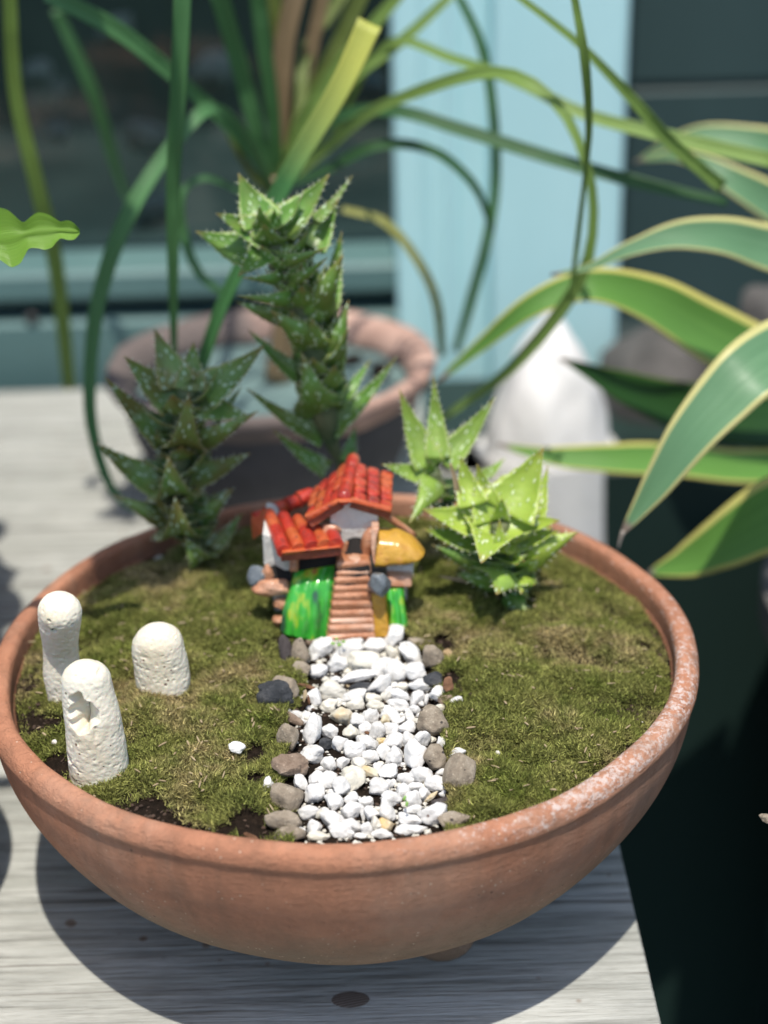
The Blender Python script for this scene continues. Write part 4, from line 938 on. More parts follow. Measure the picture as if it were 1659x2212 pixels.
rootD = aloe('large bright lime aloe leaning towards the viewer at the right', C0[0], C0[1], 0.042,
 [(915, 1090, 0), (930, 1300, 0), (980, 1500, 0), (1010, 1650, 0)],
 [(610,575,710,960,190,'i',.010),(740,640,850,1080,230,'i',.006),(1250,510,970,1020,370,'i',.010),(320,985,840,1110,270,'i',-.006),(1375,1070,940,1110,230,'i',-.006),
  (912,1060,915,1165,230,'o',-.016,.5),(930,910,920,1060,120,'i',-.004),(770,1400,880,1180,470,'i',-.030,-.15),(320,1140,820,1240,210,'i',-.006,.1,'a_mid'),(1370,1150,960,1250,190,'i',-.006),
  (1520,1160,1010,1370,280,'o',.0),(890,1640,970,1420,420,'o',-.028,.15,'a_mid'),(1075,1640,1080,1480,200,'o',-.018),(1130,1800,980,1600,230,'o',-.016,.14,'a_tall'),
  (390,1260,840,1440,170,'o',-.004,.1,'a_tall'),(1285,650,1190,1050,120,'i',.018),(560,1480,900,1540,170,'o',0,.1,'a_tall'),(1100,1390,1000,1300,150,'o',-.014,.2)],
 'a_light', 150, [70, 80, 75, 60])
def fill_leaves(root, px0, sc, y0, stem, mat, cnt, L0, w0, seed, elev=0.75, skip=0.0):
    Ps = catmull([aty(px0[0] + x * sc, px0[1] + y * sc, y0) for x, y in stem], 60); rs_ = np.random.RandomState(seed)
    for i in range(cnt):
        t_ = skip + (1 - skip) * (i + .5) / cnt; B_ = Ps[int(t_ * 59)]; k = mpp(B_); az = i * 2.39996 + rs_.uniform(-.25, .25); el = elev + rs_.uniform(-.15, .15)
        L = L0 * sc * k * rs_.uniform(.85, 1.15); w = w0 * sc * k * rs_.uniform(.9, 1.1); rad = np.array([cos(az), sin(az), 0]); upv = np.array([0, 0, 1.0])
        d1 = rad * cos(el * .6) + upv * sin(el * .6); d2 = rad * cos(el * 1.35) + upv * sin(el * 1.35); P = catmull([B_, B_ + d1 * L * .5, B_ + d1 * L * .5 + d2 * L * .5], 16); v = np.linspace(0, 1, 16)
        Wd_ = w * (1 - v ** 1.55) + w * .012; wd3 = np.repeat(np.cross(upv, rad)[None], 16, 0); th = (.0005 + .20 * Wd_) * (1 - .5 * v) * .5
        V, F, uv, sz, N, Wd2, T2 = strip(P, wd3, Wd_, th, .42 if (np.cross(wd3[0], d1) @ upv) > 0 else -.42, 8, .0004, seed + i)
        m_ = MB(); m_.add(V, F, uv, sz); lf = m_.build('leaf', MT[mat], root); tm = MB(); cu = .42 if (np.cross(wd3[0], d1) @ upv) > 0 else -.42
        for side in (-1, 1):
            for q in range(5):
                fi = (.12 + .8 * (q + .5 * rs_.rand()) / 5) * 15; j = int(fi); e = P[j] + Wd2[j] * side * Wd_[j] / 2 + N[j] * cu * Wd_[j] / 2; d = unit(Wd2[j] * side + T2[j] * .65 + N[j] * .35 * np.sign(cu)); q2 = np.cross(d, T2[j]); s_ = .0018 * rs_.uniform(.6, 1.2)
                tm.add(np.array([e + .0004 * T2[j], e - .0004 * T2[j], e + .00026 * q2, e + d * s_]), [(0, 1, 3), (1, 2, 3), (2, 0, 3), (0, 2, 1)])
        tm.build('teeth', MT['teeth'], lf, smooth=False)
al = [o for o in C.objects if o.name.startswith('tiger_tooth_aloe')]
fill_leaves(al[0], A0[0], A0[1], .114, [(640, 520), (790, 760), (920, 1080), (1000, 1420), (1060, 1780)], 'a_tall', 34, 400, 350, 400, .92)
fill_leaves(al[1], B0[0], B0[1], .094, [(850, 760), (800, 1100), (790, 1400), (850, 1750), (950, 2000)], 'a_brown', 26, 440, 400, 440, .72)
fill_leaves(al[3], C0[0], C0[1], .046, [(935, 1260), (980, 1480), (1000, 1600)], 'a_mid', 12, 400, 360, 480, .4)
fill_leaves(al[2], C0[0], C0[1], .080, [(460, 800), (560, 1000)], 'a_mid', 5, 260, 170, 500, .4)
def dried(root, pts, y0, w, mt):
    P = catmull([aty(C0[0][0] + x * C0[1], C0[0][1] + y * C0[1], y0) for x, y in pts], 16); wm = w * C0[1] * mpp(P[0]) * (1 - 0.7 * np.linspace(0, 1, 16))
    T_ = unit(np.gradient(P, axis=0)); V, F, uv, sz, *_ = strip(P, np.cross(T_, unit(CAM - P)), wm, 0.0008, 0.6, 6, 0.0012, 3); m_ = MB(); m_.add(V, F, uv, sz)
    return m_.build('dried_leaf', MT[mt], root)
dried(rootD, [(600, 920), (580, 800), (560, 720), (535, 640)], 0.045, 60, 'straw'); dried(rootD, [(660, 1535), (560, 1520), (450, 1500)], 0.046, 40, 'straw')

# ------------------------------------------------------------------ miniature ceramic house
HY = 0.016
def H(cx, cy, dy=0.0): return aty(493.7 + cx * 0.2976, 932.5 + cy * 0.2976, HY + dy)
hz = float(H(800, 1500)[2])
house = thing('miniature_house', (H(800, 1500)[0], HY + 0.02, 0.1195), 'miniature glazed clay cottage with red tiled roofs at the end of the path', 'miniature house')
def slab(pts, back, name, mat, parent, sub=0, noise_amp=0.0, nrm=None):
    """quad/polygon panel from front points, pushed back by vector(s)"""
    A_ = np.array(pts); B_ = A_ + np.asarray(back); n_ = len(A_); V = np.r_[A_, B_]; F = [tuple(range(n_)), tuple(range(2 * n_ - 1, n_ - 1, -1))] + [(i, i + n_, (i + 1) % n_ + n_, (i + 1) % n_) for i in range(n_)]
    m_ = MB(); m_.add(V, F); o = m_.build(name, mat, parent, smooth=False)
    bv = o.modifiers.new('Bevel', 'BEVEL'); bv.width = 0.0009; bv.segments = 2; bv.limit_method = 'ANGLE'; return o
def patchpts(Aq, Bq, Cq, Dq, u, v): return (Aq * (1 - u) + Bq * u) * (1 - v) + (Dq * (1 - u) + Cq * u) * v
def tiled(A_, B_, C_, D_, nu, nv, mats, parent, seed, bul=0.45, gap=0.90, base_mat=None, long_u=True):
    """tiles over bilinear quad; A-B is along u (rows), A-D along v"""
    rs_ = np.random.RandomState(seed); A_, B_, C_, D_ = map(np.asarray, (A_, B_, C_, D_))
    nrm = unit(np.cross(B_ - A_, D_ - A_)); nrm = nrm if nrm @ (CAM - A_) > 0 else -nrm
    q = [A_ - nrm * .0012, B_ - nrm * .0012, C_ - nrm * .0012, D_ - nrm * .0012]; q2 = [p - nrm * 0.0035 for p in q]
    m_ = MB(); m_.add(np.array(q + q2), [(0, 1, 2, 3), (7, 6, 5, 4), (0, 4, 5, 1), (1, 5, 6, 2), (2, 6, 7, 3), (3, 7, 4, 0)]); roof = m_.build('roof', base_mat or MT['roofclay'], parent, smooth=False)
    for i in range(nu):
        for j in range(nv):
            u0, v0 = (i + .5) / nu, (j + .5) / nv; c_ = patchpts(A_, B_, C_, D_, u0, v0)
            eu = patchpts(A_, B_, C_, D_, (i + 1) / nu, v0) - patchpts(A_, B_, C_, D_, i / nu, v0); ev = patchpts(A_, B_, C_, D_, u0, (j + 1) / nv) - patchpts(A_, B_, C_, D_, u0, j / nv)
            V, F = ico(2); P_ = np.sign(V) * np.abs(V) ** 0.5; k_ = rs_.uniform(.94, 1.06)
            V = c_ + P_[:, :1] * eu / 2 * gap * k_ + P_[:, 1:2] * ev / 2 * gap + P_[:, 2:3] * nrm * min(np.linalg.norm(eu), np.linalg.norm(ev)) * bul * .45 * rs_.uniform(.85, 1.15) + nrm * rs_.uniform(-.0002, .0004)
            V = V + unit(V - c_) * (.0004 * vnoise(V, 420, seed))[:, None]; m_ = MB(); m_.add(V, F); m_.build('roof_tile', mats[rs_.randint(len(mats))], roof)
    return roof
RD, OR = MT['red'], MT['orange']
# upper roof: right slope, left slope, ridge caps, gable boards
tiled(H(905, 225, .052), H(905, 490, .012), H(1190, 570, .014), H(1195, 310, .054), 5, 3, [RD], house, 1)
tiled(H(860, 215, .054), H(790, 500, .012), H(560, 640, .010), H(600, 430, .050), 3, 4, [RD, RD, OR], house, 2, bul=.3)
for i in range(4):
    a = H(838 + 17 * i, 485 - 70 * i, .011 + .0115 * i); b2 = H(855 + 17 * i, 405 - 70 * i, .0235 + .0115 * i)
    V, F = tube([a, a + (b2 - a) * .5, b2], [.0034, .0036, .0032], 10, 6, .0004, i); m_ = MB(); m_.add(V, F); m_.build('ridge_tile', RD, house)
slab([H(780, 500, .009), H(905, 495, .009), H(1190, 565, .011), H(1180, 595, .011), H(900, 520, .009), H(800, 525, .009)], (0, .004, 0), 'barge_board', OR, house)
slab([H(790, 500, .009), H(800, 528, .009), H(585, 655, .009), H(545, 620, .009)], (0, .004, 0), 'barge_board', OR, house)
# gable wall (arched, narrows to the door)
slab([H(735, 600, .014), H(780, 545, .014), H(840, 520, .014), H(920, 520, .014), H(1010, 535, .014), H(1090, 580, .014), H(1085, 680, .014), H(1050, 700, .014), H(1030, 760, .014), H(1010, 900, .014), H(820, 900, .014), H(805, 740, .014), H(770, 690, .014), H(735, 670, .014)], (0, .03, 0), 'gable_wall', MT['white'], house)
# doorway: dark plug painted as the shaded opening, with clay arch
V, F = tube([H(920, 852, .0115), H(920, 852, .0145)], [.0056, .0056], 28); m_ = MB(); V2 = V.copy(); V2[:, 2] = np.maximum(V2[:, 2], H(920, 872, .0125)[2]); m_.add(V2, F); m_.build('door_hole', MT['dark'], house, smooth=False)
m_ = MB(); m_.add(*tube([H(842, 900, .012), H(843, 850, .012), H(860, 800, .012)], [.0016, .0014, .0009], 8, 10)); m_.build('door_jamb', MT['tan'], house)
m_ = MB(); m_.add(*tube([H(1000, 905, .012), H(1005, 850, .012), H(1020, 760, .012), H(1045, 705, .012)], [.0022, .0030, .0032, .0018], 8, 12)); m_.build('door_jamb', MT['tan'], house)
# lower left roof with half round tiles
roofL = MB(); q = [H(275, 600, .034), H(790, 700, .024), H(818, 850, -.002), H(385, 895, -.002)]
nr = unit(np.cross(q[1] - q[0], q[3] - q[0])); nr = nr if nr @ (CAM - q[0]) > 0 else -nr
qq = [p - nr * .003 for p in q]; roofL.add(np.array([p for p in q] + [p - nr * .0005 for p in qq]), [(0, 1, 2, 3), (7, 6, 5, 4), (0, 4, 5, 1), (1, 5, 6, 2), (2, 6, 7, 3), (3, 7, 4, 0)])
rl = roofL.build('roof', MT['roofclay'], house, smooth=False)
for i, (tx, bx2) in enumerate([(290, 400), (395, 512), (500, 612), (605, 700), (715, 782)]):
    u = i / 4; top = H(tx, 605 + 90 * u, .034 - .010 * u); bot = H(bx2, 885 - 45 * u, -.001); mid = (top + bot) / 2
    for a_, b_2, mt_, k_ in ((top, mid, RD if i % 2 else OR, 1.0), (mid - (bot - top) * .05, bot, OR if i % 2 else RD, 1.15)):
        m_ = MB(); m_.add(*tube([a_ + nr * .0012, (a_ + b_2) / 2 + nr * .0018, b_2 + nr * .0012], [.0028 * k_, .0031 * k_, .0033 * k_], 12, 8, .0005, i)); m_.build('roof_tile', mt_, rl, sharp=45)
for i in range(5):
    a = H(190 + 80 * i, 640 - 36 * i, .046); b2 = H(285 + 80 * i, 600 - 36 * i, .050); m_ = MB(); m_.add(*tube([a, b2], [.0040, .0034], 10, 5, .0005, i)); m_.build('ridge_tile', RD, house, sharp=45)
slab([H(160, 640, .045), H(270, 600, .040), H(255, 740, .03), H(175, 790, .04)], (0, .008, 0), 'eave_board', OR, house)
slab([H(380, 880, -.004), H(815, 838, -.003), H(812, 850, -.002), H(600, 872, -.002), H(400, 900, -.002)], (0, .010, 0), 'eave_board', OR, house)
m_ = MB(); V, F = pebble(H(745, 715, .014), (.0062, .0045, .004), np.eye(3), 55, 12); m_.add(V, F); m_.build('plaster_patch', MT['tan'], house)
# left wall, its window, foundation, side stone
slab([H(245, 740, .012), H(330, 760, .012), H(400, 900, .010), H(460, 905, .010), H(450, 1010, .010), H(430, 1100, .010), H(290, 1080, .012), H(255, 960, .012)], (0, .035, 0), 'side_wall', MT['white'], house)
V, F = tube([H(365, 1050, .0085), H(365, 1050, .011)], [.0058, .0058], 24); m_ = MB(); m_.add(V, F); m_.build('window_hole', MT['dark'], house, smooth=False)  # dark plug, the shade of the opening painted in
m_ = MB(); V, F = pebble(H(285, 1050, .008), (.0035, .003, .0065), np.eye(3), 61, 12, .08); m_.add(V, F); m_.build('foundation_stone', MT['tan'], house)
m_ = MB(); V, F = pebble(H(325, 1130, .006), (.0105, .006, .0044), np.eye(3), 62, 26, .04); m_.add(V, F); m_.build('foundation', MT['tan'], house)
m_ = MB(); V, F = pebble(H(222, 1062, .010), (.0058, .005, .0062), np.eye(3), 63, 30, .02); m_.add(V, F); m_.build('boulder', MT['grey'], house)
slab([H(460, 880, .012), H(820, 850, .012), H(840, 960, .008), H(480, 1020, .008)], (0, .02, 0), 'inner_wall', MT['dark'], house)
m_ = MB(); m_.add(*tube([H(480, 900, .008), H(475, 1010, .006)], [.0022, .0022], 8, 5)); m_.build('wall_post', MT['tan'], house)
# core body that carries everything (clay block behind)
cb = [H(330, 900, .03), H(1290, 900, .03), H(1290, 1260, .03), H(330, 1260, .03)]
slab([np.array([p[0], HY + .022, z_]) for p, z_ in zip(cb, (hz + .027, hz + .027, hz - .004, hz - .004))], (0, .028, 0), 'core_wall', MT['white'], house)
# green bush: draped ridges
def bush(pts_l, pts_r, name, ridges, seed, amp):
    n1, n2 = 40, 60; L_ = catmull(pts_l, n1); R__ = catmull(pts_r, n1); V = []
    for i in range(n1):
        for j in range(n2):
            u = j / (n2 - 1); p = L_[i] * (1 - u) + R__[i] * u; b2 = amp * (0.9 * sin(pi * u) ** .5 * 1.2 + .35 * abs(sin(pi * ridges * u + 0.6 * sin(i * .12 + seed)))) * (0.55 + .45 * i / n1)
            V.append(p + np.array([0, -b2, b2 * .25]))
    V = np.array(V); B2 = V + np.array([0, .016, 0]); nn = n1 * n2; F = [(i * n2 + j, i * n2 + j + 1, (i + 1) * n2 + j + 1, (i + 1) * n2 + j) for i in range(n1 - 1) for j in range(n2 - 1)]
    F += [tuple(x + nn for x in f[::-1]) for f in F]
    per = [j for j in range(n2)] + [i * n2 + n2 - 1 for i in range(1, n1)] + [(n1 - 1) * n2 + j for j in range(n2 - 2, -1, -1)] + [i * n2 for i in range(n1 - 2, 0, -1)]
    F += [(per[k_], per[k_] + nn, per[(k_ + 1) % len(per)] + nn, per[(k_ + 1) % len(per)]) for k_ in range(len(per))]
    m_ = MB(); m_.add(np.r_[V, B2], F); return m_.build(name, MT['bush'], house)
bush([H(480, 1010, .010), H(440, 1150, .004), H(395, 1300, 0), H(375, 1450, -.002)], [H(815, 950, .012), H(775, 1100, .004), H(755, 1300, 0), H(735, 1520, -.002)], 'painted_bush', 4, 1, .0042)
bush([H(1150, 1140, .006), H(1150, 1250, .002), H(1160, 1400, .0)], [H(1275, 1130, .008), H(1280, 1260, .004), H(1310, 1420, .001)], 'painted_bush', 3, 2, .0028)
# stairs: side slab with separate treads
slab([H(770, 1000, .002), H(1020, 960, .002), H(1050, 1190, -.003), H(1060, 1500, -.008), H(735, 1515, -.008), H(765, 1200, -.003)], (0, .022, 0), 'stair_block', MT['dark'], house)
for i in range(10):
    cy = 962 + 58.5 * i; w_ = 105 + 5 * i; u = i / 9; c_ = H(905 - 2 * i, cy, .004 - .013 * u)
    hw = w_ * .2976 * mpp(c_) * 1.18
    m_ = MB(); V, F = bevelbox((c_[0], c_[1] + .006, c_[2]), (2 * hw, .016, .0047), .0012); V = V + np.stack([0 * V[:, 0], 0 * V[:, 0], .0007 * vnoise(V, 110, i * 5)], -1); m_.add(V, F); m_.build('stair_tread', MT['tan'], house, smooth=True, sharp=50)
for k_ in range(2):
    m_ = MB(); V, F = pebble(H(905, 925 - 22 * k_, .006 + .003 * k_), (.0046, .004, .0011), np.eye(3), 70 + k_, 10, .08); m_.add(V, F); m_.build('door_step', MT['tan'], house)
# right: grey ball on ochre post, ochre thatched roof, beam, small wall, foundation
m_ = MB(); V, F = pebble(H(1092, 1100, -.006), (.0058, .0055, .0062), np.eye(3), 80, 40, .01, lump=.02, soft=30); m_.add(V, F); m_.build('stone_ball', MT['grey'], house)
slab([H(1035, 1180, -.004), H(1140, 1180, -.004), H(1150, 1300, -.005), H(1165, 1440, -.008), H(1155, 1500, -.008), H(1055, 1500, -.008), H(1045, 1300, -.005)], (0, .014, 0), 'garden_post', MT['ochre'], house)
n1 = 30; Vv = []; ra = np.linspace(0, 2 * pi, 22, endpoint=False)
for i in range(n1):
    u = i / (n1 - 1); cx = 1055 + 370 * u; top = np.interp(u, [0, .12, .5, .75, .9, 1], [706, 700, 706, 742, 782, 815]); bot = np.interp(u, [0, .1, .7, .88, 1], [985, 978, 965, 955, 922])
    c_ = (H(cx, top, .018) + H(cx, bot, .004)) / 2; hh = (H(cx, top, .018)[2] - H(cx, bot, .004)[2]) / 2; rnd_ = sqrt(max(.02, 1 - (max(0, u - .84) / .165) ** 2)); hh *= rnd_ * 1.1; dp = .0062 * rnd_
    for a in ra:
        pz = np.sign(sin(a)) * abs(sin(a)) ** .8 * hh; pyy = np.sign(cos(a)) * abs(cos(a)) ** .8 * dp; Vv.append(c_ + np.array([0, pyy + pz * .62, pz]))
Vv = np.array(Vv); Vv += np.stack([0 * Vv[:, 0], .0007 * vnoise(Vv, 260, 4), .0006 * vnoise(Vv, 200, 8)], -1)
F = [(i * 22 + j, i * 22 + (j + 1) % 22, (i + 1) * 22 + (j + 1) % 22, (i + 1) * 22 + j) for i in range(n1 - 1) for j in range(22)] + [tuple(range(22))[::-1], tuple((n1 - 1) * 22 + j for j in range(22))]
m_ = MB(); m_.add(Vv, F); m_.build('thatched_roof', MT['ochre'], house, sharp=60)
slab([H(1035, 700, .006), H(1095, 700, .006), H(1060, 830, .002), H(1070, 965, .000), H(1050, 960, .000), H(1035, 850, .003)], (0, .012, 0), 'eave_board', MT['tan'], house)
m_ = MB(); m_.add(*tube([H(1095, 585, .020), H(1220, 660, .022), H(1350, 755, .024)], [.0016, .0017, .0015], 8, 8)); m_.build('wooden_beam', MT['tan'], house)
slab([H(1140, 975, .012), H(1345, 965, .014), H(1340, 1060, .012), H(1150, 1060, .010)], (0, .016, 0), 'side_wall', MT['white'], house)
slab([H(1150, 1045, .006), H(1335, 1050, .008), H(1330, 1130, .006), H(1150, 1130, .004)], (0, .016, 0), 'foundation', MT['tan'], house)
for (cx, cy, dy, rx, rz, sd2) in [(392, 1245, .006, .0046, .0036, 90), (368, 1370, .004, .0034, .0038, 91)]:
    m_ = MB(); V, F = pebble(H(cx, cy, dy), (rx, .004, rz), np.eye(3), sd2, 12, .06); m_.add(V, F); m_.build('foundation_stone', MT['tan'], house)

# seedlings
def seedling(label, leaves, base_px, z):
    b = atz(*base_px, z); root = thing('seedling', b, label, 'seedling')
    for (x, y, rx, ry, ang) in leaves:
        p = atz(x, y, z + .004); k_ = mpp(p); V, F = ico(2); a = radians(ang); ax = np.array([CR * cos(a) - CU * sin(a), CR * sin(a) + CU * cos(a), -CF])
        m_ = MB(); m_.add(p + (V * np.array([rx * k_, ry * k_, .0003])) @ ax, F); m_.build('leaf', MT['seedling'], root)
        m_ = MB(); m_.add(*tube([b, (b + p) / 2 + np.array([0, 0, .0008]), p], [.00025] * 3, 6, 6)); m_.build('stem', MT['seedling'], root)
seedling('two leaved green seedling between white pebbles near the front rim', [(874, 1724, 6.0, 3.2, -65), (879, 1737, 6.0, 3.2, -72)], (876, 1731), .1250)
seedling('tiny clover like seedling at the foot of the house steps', [(727, 1380, 3.5, 3, 0), (742, 1386, 4.5, 3, 10), (733, 1393, 5, 3, -20), (719, 1390, 5, 3, 15)], (731, 1391), .1265)

# ------------------------------------------------------------------ strap leaves
def strap(root, pts, w, mat, name='leaf', thick=.0007, cup=.25, wav=.0006, seed=0, up=.25, n=40):
    """pts: (px,py,y) ; w: widths (picture units)"""
    P = catmull([aty(x, y, d) for x, y, d in pts], n); ws = np.interp(np.linspace(0, 1, n), np.linspace(0, 1, len(w)), w) * 0.89 * np.array([mpp(p) for p in P])
    T_ = unit(np.gradient(P, axis=0)); nf = unit(unit(CAM - P) + np.array([0, 0, up])); Wd_ = np.cross(T_, nf)
    V, F, uv, sz, *_ = strip(P, Wd_, ws, thick, cup, 8, wav, seed); m_ = MB(); m_.add(V, F, uv, sz); return m_.build(name, MT[mat], root)
PC = np.array([aty(585, 780, .44)[0], .44])
sp0 = aty(600, 400, .44)
strapp = thing('strap_leaf_plant', (PC[0] + .005, .44, .092), 'tall plant with long arching strap leaves growing from the rear pot', 'potted plant')
m_ = MB(); m_.add(*tube([np.array([PC[0] + .005, .44, .09]), aty(625, 600, .44), aty(605, 470, .44), aty(598, 380, .44)], [.011, .008, .0075, .009], 12, 20)); m_.build('stem', MT['st_s'], strapp)
ST = [
 ([(600,410,.44),(560,300,.43),(520,150,.42),(470,-20,.40)],[26,40,44,46],'st_g'),
 ([(600,410,.44),(590,250,.44),(570,100,.44),(555,-20,.44)],[22,34,38,38],'st_d'),
 ([(600,400,.45),(605,260,.45),(615,100,.45),(640,-20,.45)],[24,42,50,50],'st_s'),
 ([(604,400,.45),(640,260,.46),(670,120,.46),(700,-20,.46)],[20,30,34,34],'st_s'),
 ([(604,400,.44),(620,200,.46),(600,60,.46),(590,-20,.46)],[20,30,34,34],'st_o'),
 ([(606,400,.44),(650,250,.45),(720,120,.45),(790,-30,.45)],[20,32,38,38],'st_o'),
 ([(606,400,.43),(640,290,.42),(720,160,.41),(870,-20,.40)],[20,34,34,30],'st_y'),
 ([(610,400,.43),(660,290,.42),(760,170,.41),(860,95,.40),(975,-10,.40)],[22,34,34,28,22],'st_y'),
 ([(610,400,.43),(660,300,.43),(700,210,.43)],[20,28,6],'st_yy'),
 ([(604,410,.42),(650,240,.44),(660,120,.46),(745,-20,.48)],[20,30,32,30],'st_o'),
 ([(590,410,.42),(540,330,.40),(470,250,.38),(370,160,.36),(250,65,.34),(100,-15,.32)],[20,26,32,40,44,44],'st_g'),
 ([(585,410,.42),(545,320,.38),(490,250,.35),(440,240,.32),(350,345,.30),(270,480,.28),(215,640,.27),(195,800,.26),(200,930,.255),(250,1070,.25),(330,1120,.25)],[14,22,28,32,36,42,40,34,30,24,10],'st_g'),
 ([(395,-30,.20),(388,150,.20),(374,400,.205),(374,600,.21),(376,770,.22)],[44,42,34,26,14],'st_g'),
 ([(20,-30,.36),(34,200,.37),(80,400,.38),(120,570,.40),(150,840,.44)],[34,36,40,36,30],'st_y'),
 ([(432,800,.20),(480,660,.20),(560,500,.205),(640,350,.21),(735,190,.22),(800,50,.23)],[30,32,40,48,54,62],'st_t'),
 ([(610,400,.43),(700,325,.40),(790,250,.36),(900,200,.32),(1050,158,.28),(1140,175,.26),(1215,240,.25),(1262,340,.24),(1282,440,.24),(1270,560,.24),(1220,660,.25),(1100,800,.27),(955,905,.30)],[20,26,32,28,32,34,28,22,24,34,32,24,14],'st_y'),
 ([(1238,-20,.18),(1262,120,.18),(1272,260,.19),(1266,360,.20),(1250,500,.21),(1232,650,.22)],[18,24,18,12,13,10],'st_y'),
 ([(1110,-15,.24),(1250,95,.24),(1370,220,.25),(1450,310,.26),(1560,405,.28)],[16,20,28,34,34],'st_y'),
 ([(700,330,.44),(840,95,.40),(980,128,.37),(1120,178,.34),(1250,242,.32),(1400,285,.30),(1680,350,.28)],[6,16,22,26,30,36,38],'st_y'),
 ([(640,380,.43),(720,260,.40),(850,240,.37),(1000,282,.35),(1200,345,.33),(1400,400,.31),(1570,438,.30)],[20,28,32,34,34,32,20],'st_d'),
 ([(620,400,.42),(700,370,.40),(800,320,.38),(880,312,.37),(960,340,.37),(1030,410,.37),(1062,500,.38)],[14,22,26,26,24,20,10],'st_d'),
 ([(985,-20,.42),(1040,100,.42),(1066,250,.42),(1070,400,.43),(1052,520,.43),(1020,640,.44),(985,760,.45)],[20,24,24,24,26,26,18],'st_g'),
 ([(740,452,.38),(830,480,.38),(900,560,.38),(942,650,.39),(955,770,.40)],[16,22,22,22,16],'st_yy'),
 ([(600,420,.40),(560,430,.38),(500,405,.36),(440,385,.34),(395,415,.33),(395,500,.33),(430,590,.33),(490,640,.34)],[10,12,12,14,20,24,22,14],'st_g'),
 ([(120,20,.62),(200,200,.62),(270,420,.63),(300,460,.63)],[26,34,26,10],'st_d'),  # dim far leaf, built in place of a reflection in the glass
 ([(590,420,.42),(540,370,.41),(500,300,.40),(480,260,.40)],[16,18,16,8],'st_o'),
]
for i, (p, w, mt) in enumerate(ST): strap(strapp, p, w, mt, seed=i, thick=.0008, cup=.3)

# rear pot
pot = thing('rear_clay_pot', (PC[0], .44, 0), 'weathered clay pot with pinkish rim standing on the rear of the bench', 'plant pot')
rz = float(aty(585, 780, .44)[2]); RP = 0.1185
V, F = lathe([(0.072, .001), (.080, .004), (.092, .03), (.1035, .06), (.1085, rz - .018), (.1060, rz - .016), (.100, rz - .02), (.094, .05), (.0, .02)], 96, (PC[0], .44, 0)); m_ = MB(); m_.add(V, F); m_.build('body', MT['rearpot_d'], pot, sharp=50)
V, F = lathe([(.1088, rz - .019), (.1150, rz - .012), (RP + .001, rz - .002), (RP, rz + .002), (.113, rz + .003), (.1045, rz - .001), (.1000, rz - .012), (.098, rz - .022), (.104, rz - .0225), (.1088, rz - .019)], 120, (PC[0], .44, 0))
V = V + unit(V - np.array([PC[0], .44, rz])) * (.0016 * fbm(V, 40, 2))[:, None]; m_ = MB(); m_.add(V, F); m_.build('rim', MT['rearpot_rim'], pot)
V, F = lathe([(.0985, rz - .020), (.06, rz - .016), (.001, rz - .015)], 80, (PC[0], .44, 0)); V[:, 2] += .002 * vnoise(V, 60)
m_ = MB(); m_.add(V, F); tag(m_.build('mulch', MT['pool']), 'grey green mulch filling the rear clay pot', 'mulch', None, 'stuff')
for i, (px, py, r, mt) in enumerate([(760, 775, .008, 'soil'), (700, 800, .009, 'bark'), (640, 745, .007, 'rearpot'), (820, 800, .008, 'soil'), (870, 770, .006, 'bark')]):
    p = atz(px, py, rz - .012); V, F = pebble(p, (r, r, r * .6), np.eye(3), 300 + i); m_ = MB(); m_.add(V, F)
    tag(m_.build('pot_rubble', MT[mt]), ['dark clod', 'brown bark lump', 'pinkish shard behind the tallest aloe', 'dark soil clod near the right inner rim', 'brown lump at the far right inner rim'][i] + ' lying in the rear clay pot', 'rubble')

# ------------------------------------------------------------------ variegated agave at the right
ag = thing('variegated_agave', (.44, .30, -.10), 'variegated agave with yellow edged leaves drooping in from the right', 'agave')
AG = [
 # far to near
 ([(1720,330,.42),(1620,300,.42),(1500,290,.43),(1370,350,.45)],[90,60,34,4],'ag_b'),
 ([(1720,470,.38),(1600,400,.38),(1480,340,.40),(1380,345,.42)],[110,80,40,4],'ag_b'),
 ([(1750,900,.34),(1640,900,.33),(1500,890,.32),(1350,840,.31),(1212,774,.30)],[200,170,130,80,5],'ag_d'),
 ([(1750,1005,.30),(1600,1010,.28),(1450,995,.27),(1300,992,.26),(1180,985,.26),(1075,958,.26)],[90,88,88,84,56,4],'ag_g'),
 ([(1750,830,.30),(1640,780,.29),(1520,715,.28),(1400,648,.27),(1270,618,.26),(1150,660,.26),(1040,745,.27),(945,825,.28)],[180,160,150,128,90,62,36,8],'ag_g'),
 ([(1750,560,.26),(1660,540,.25),(1560,512,.24),(1460,510,.235),(1360,538,.23),(1270,578,.23),(1190,592,.23)],[130,124,104,80,46,22,4],'ag_b'),
 ([(1760,1080,.16),(1660,1120,.17),(1560,1175,.18),(1480,1215,.19),(1400,1238,.20)],[200,180,140,90,10],'ag_g'),
 ([(1800,740,.15),(1700,760,.13),(1620,805,.115),(1555,870,.108),(1490,945,.102),(1420,1045,.098),(1345,1150,.096)],[190,180,168,145,112,70,13],'ag_b'),
]
for i, (p, w, mt) in enumerate(AG): strap(ag, p, w, mt, seed=40 + i, thick=.004, cup=.22, wav=.0012, n=60, up=.35)
m_ = MB(); m_.add(*tube([aty(1347, 1147, .0960), aty(1340, 1165, .0958), aty(1335, 1186, .0957)], [.0011, .0008, .0002], 8, 8)); m_.build('spine', MT['spike'], ag)
m_ = MB(); m_.add(*tube([np.array([.44, .30, -.10]), np.array([.43, .29, .15])], [.05, .045], 16, 6)); m_.build('stem', MT['ag_d'], ag)
V, F = lathe([(.09, -.619), (.12, -.35), (.15, -.06), (.16, -.055), (.16, -.03), (.145, -.03), (.13, -.07), (.001, -.08)], 64, (.44, .30, 0)); m_ = MB(); m_.add(V, F)
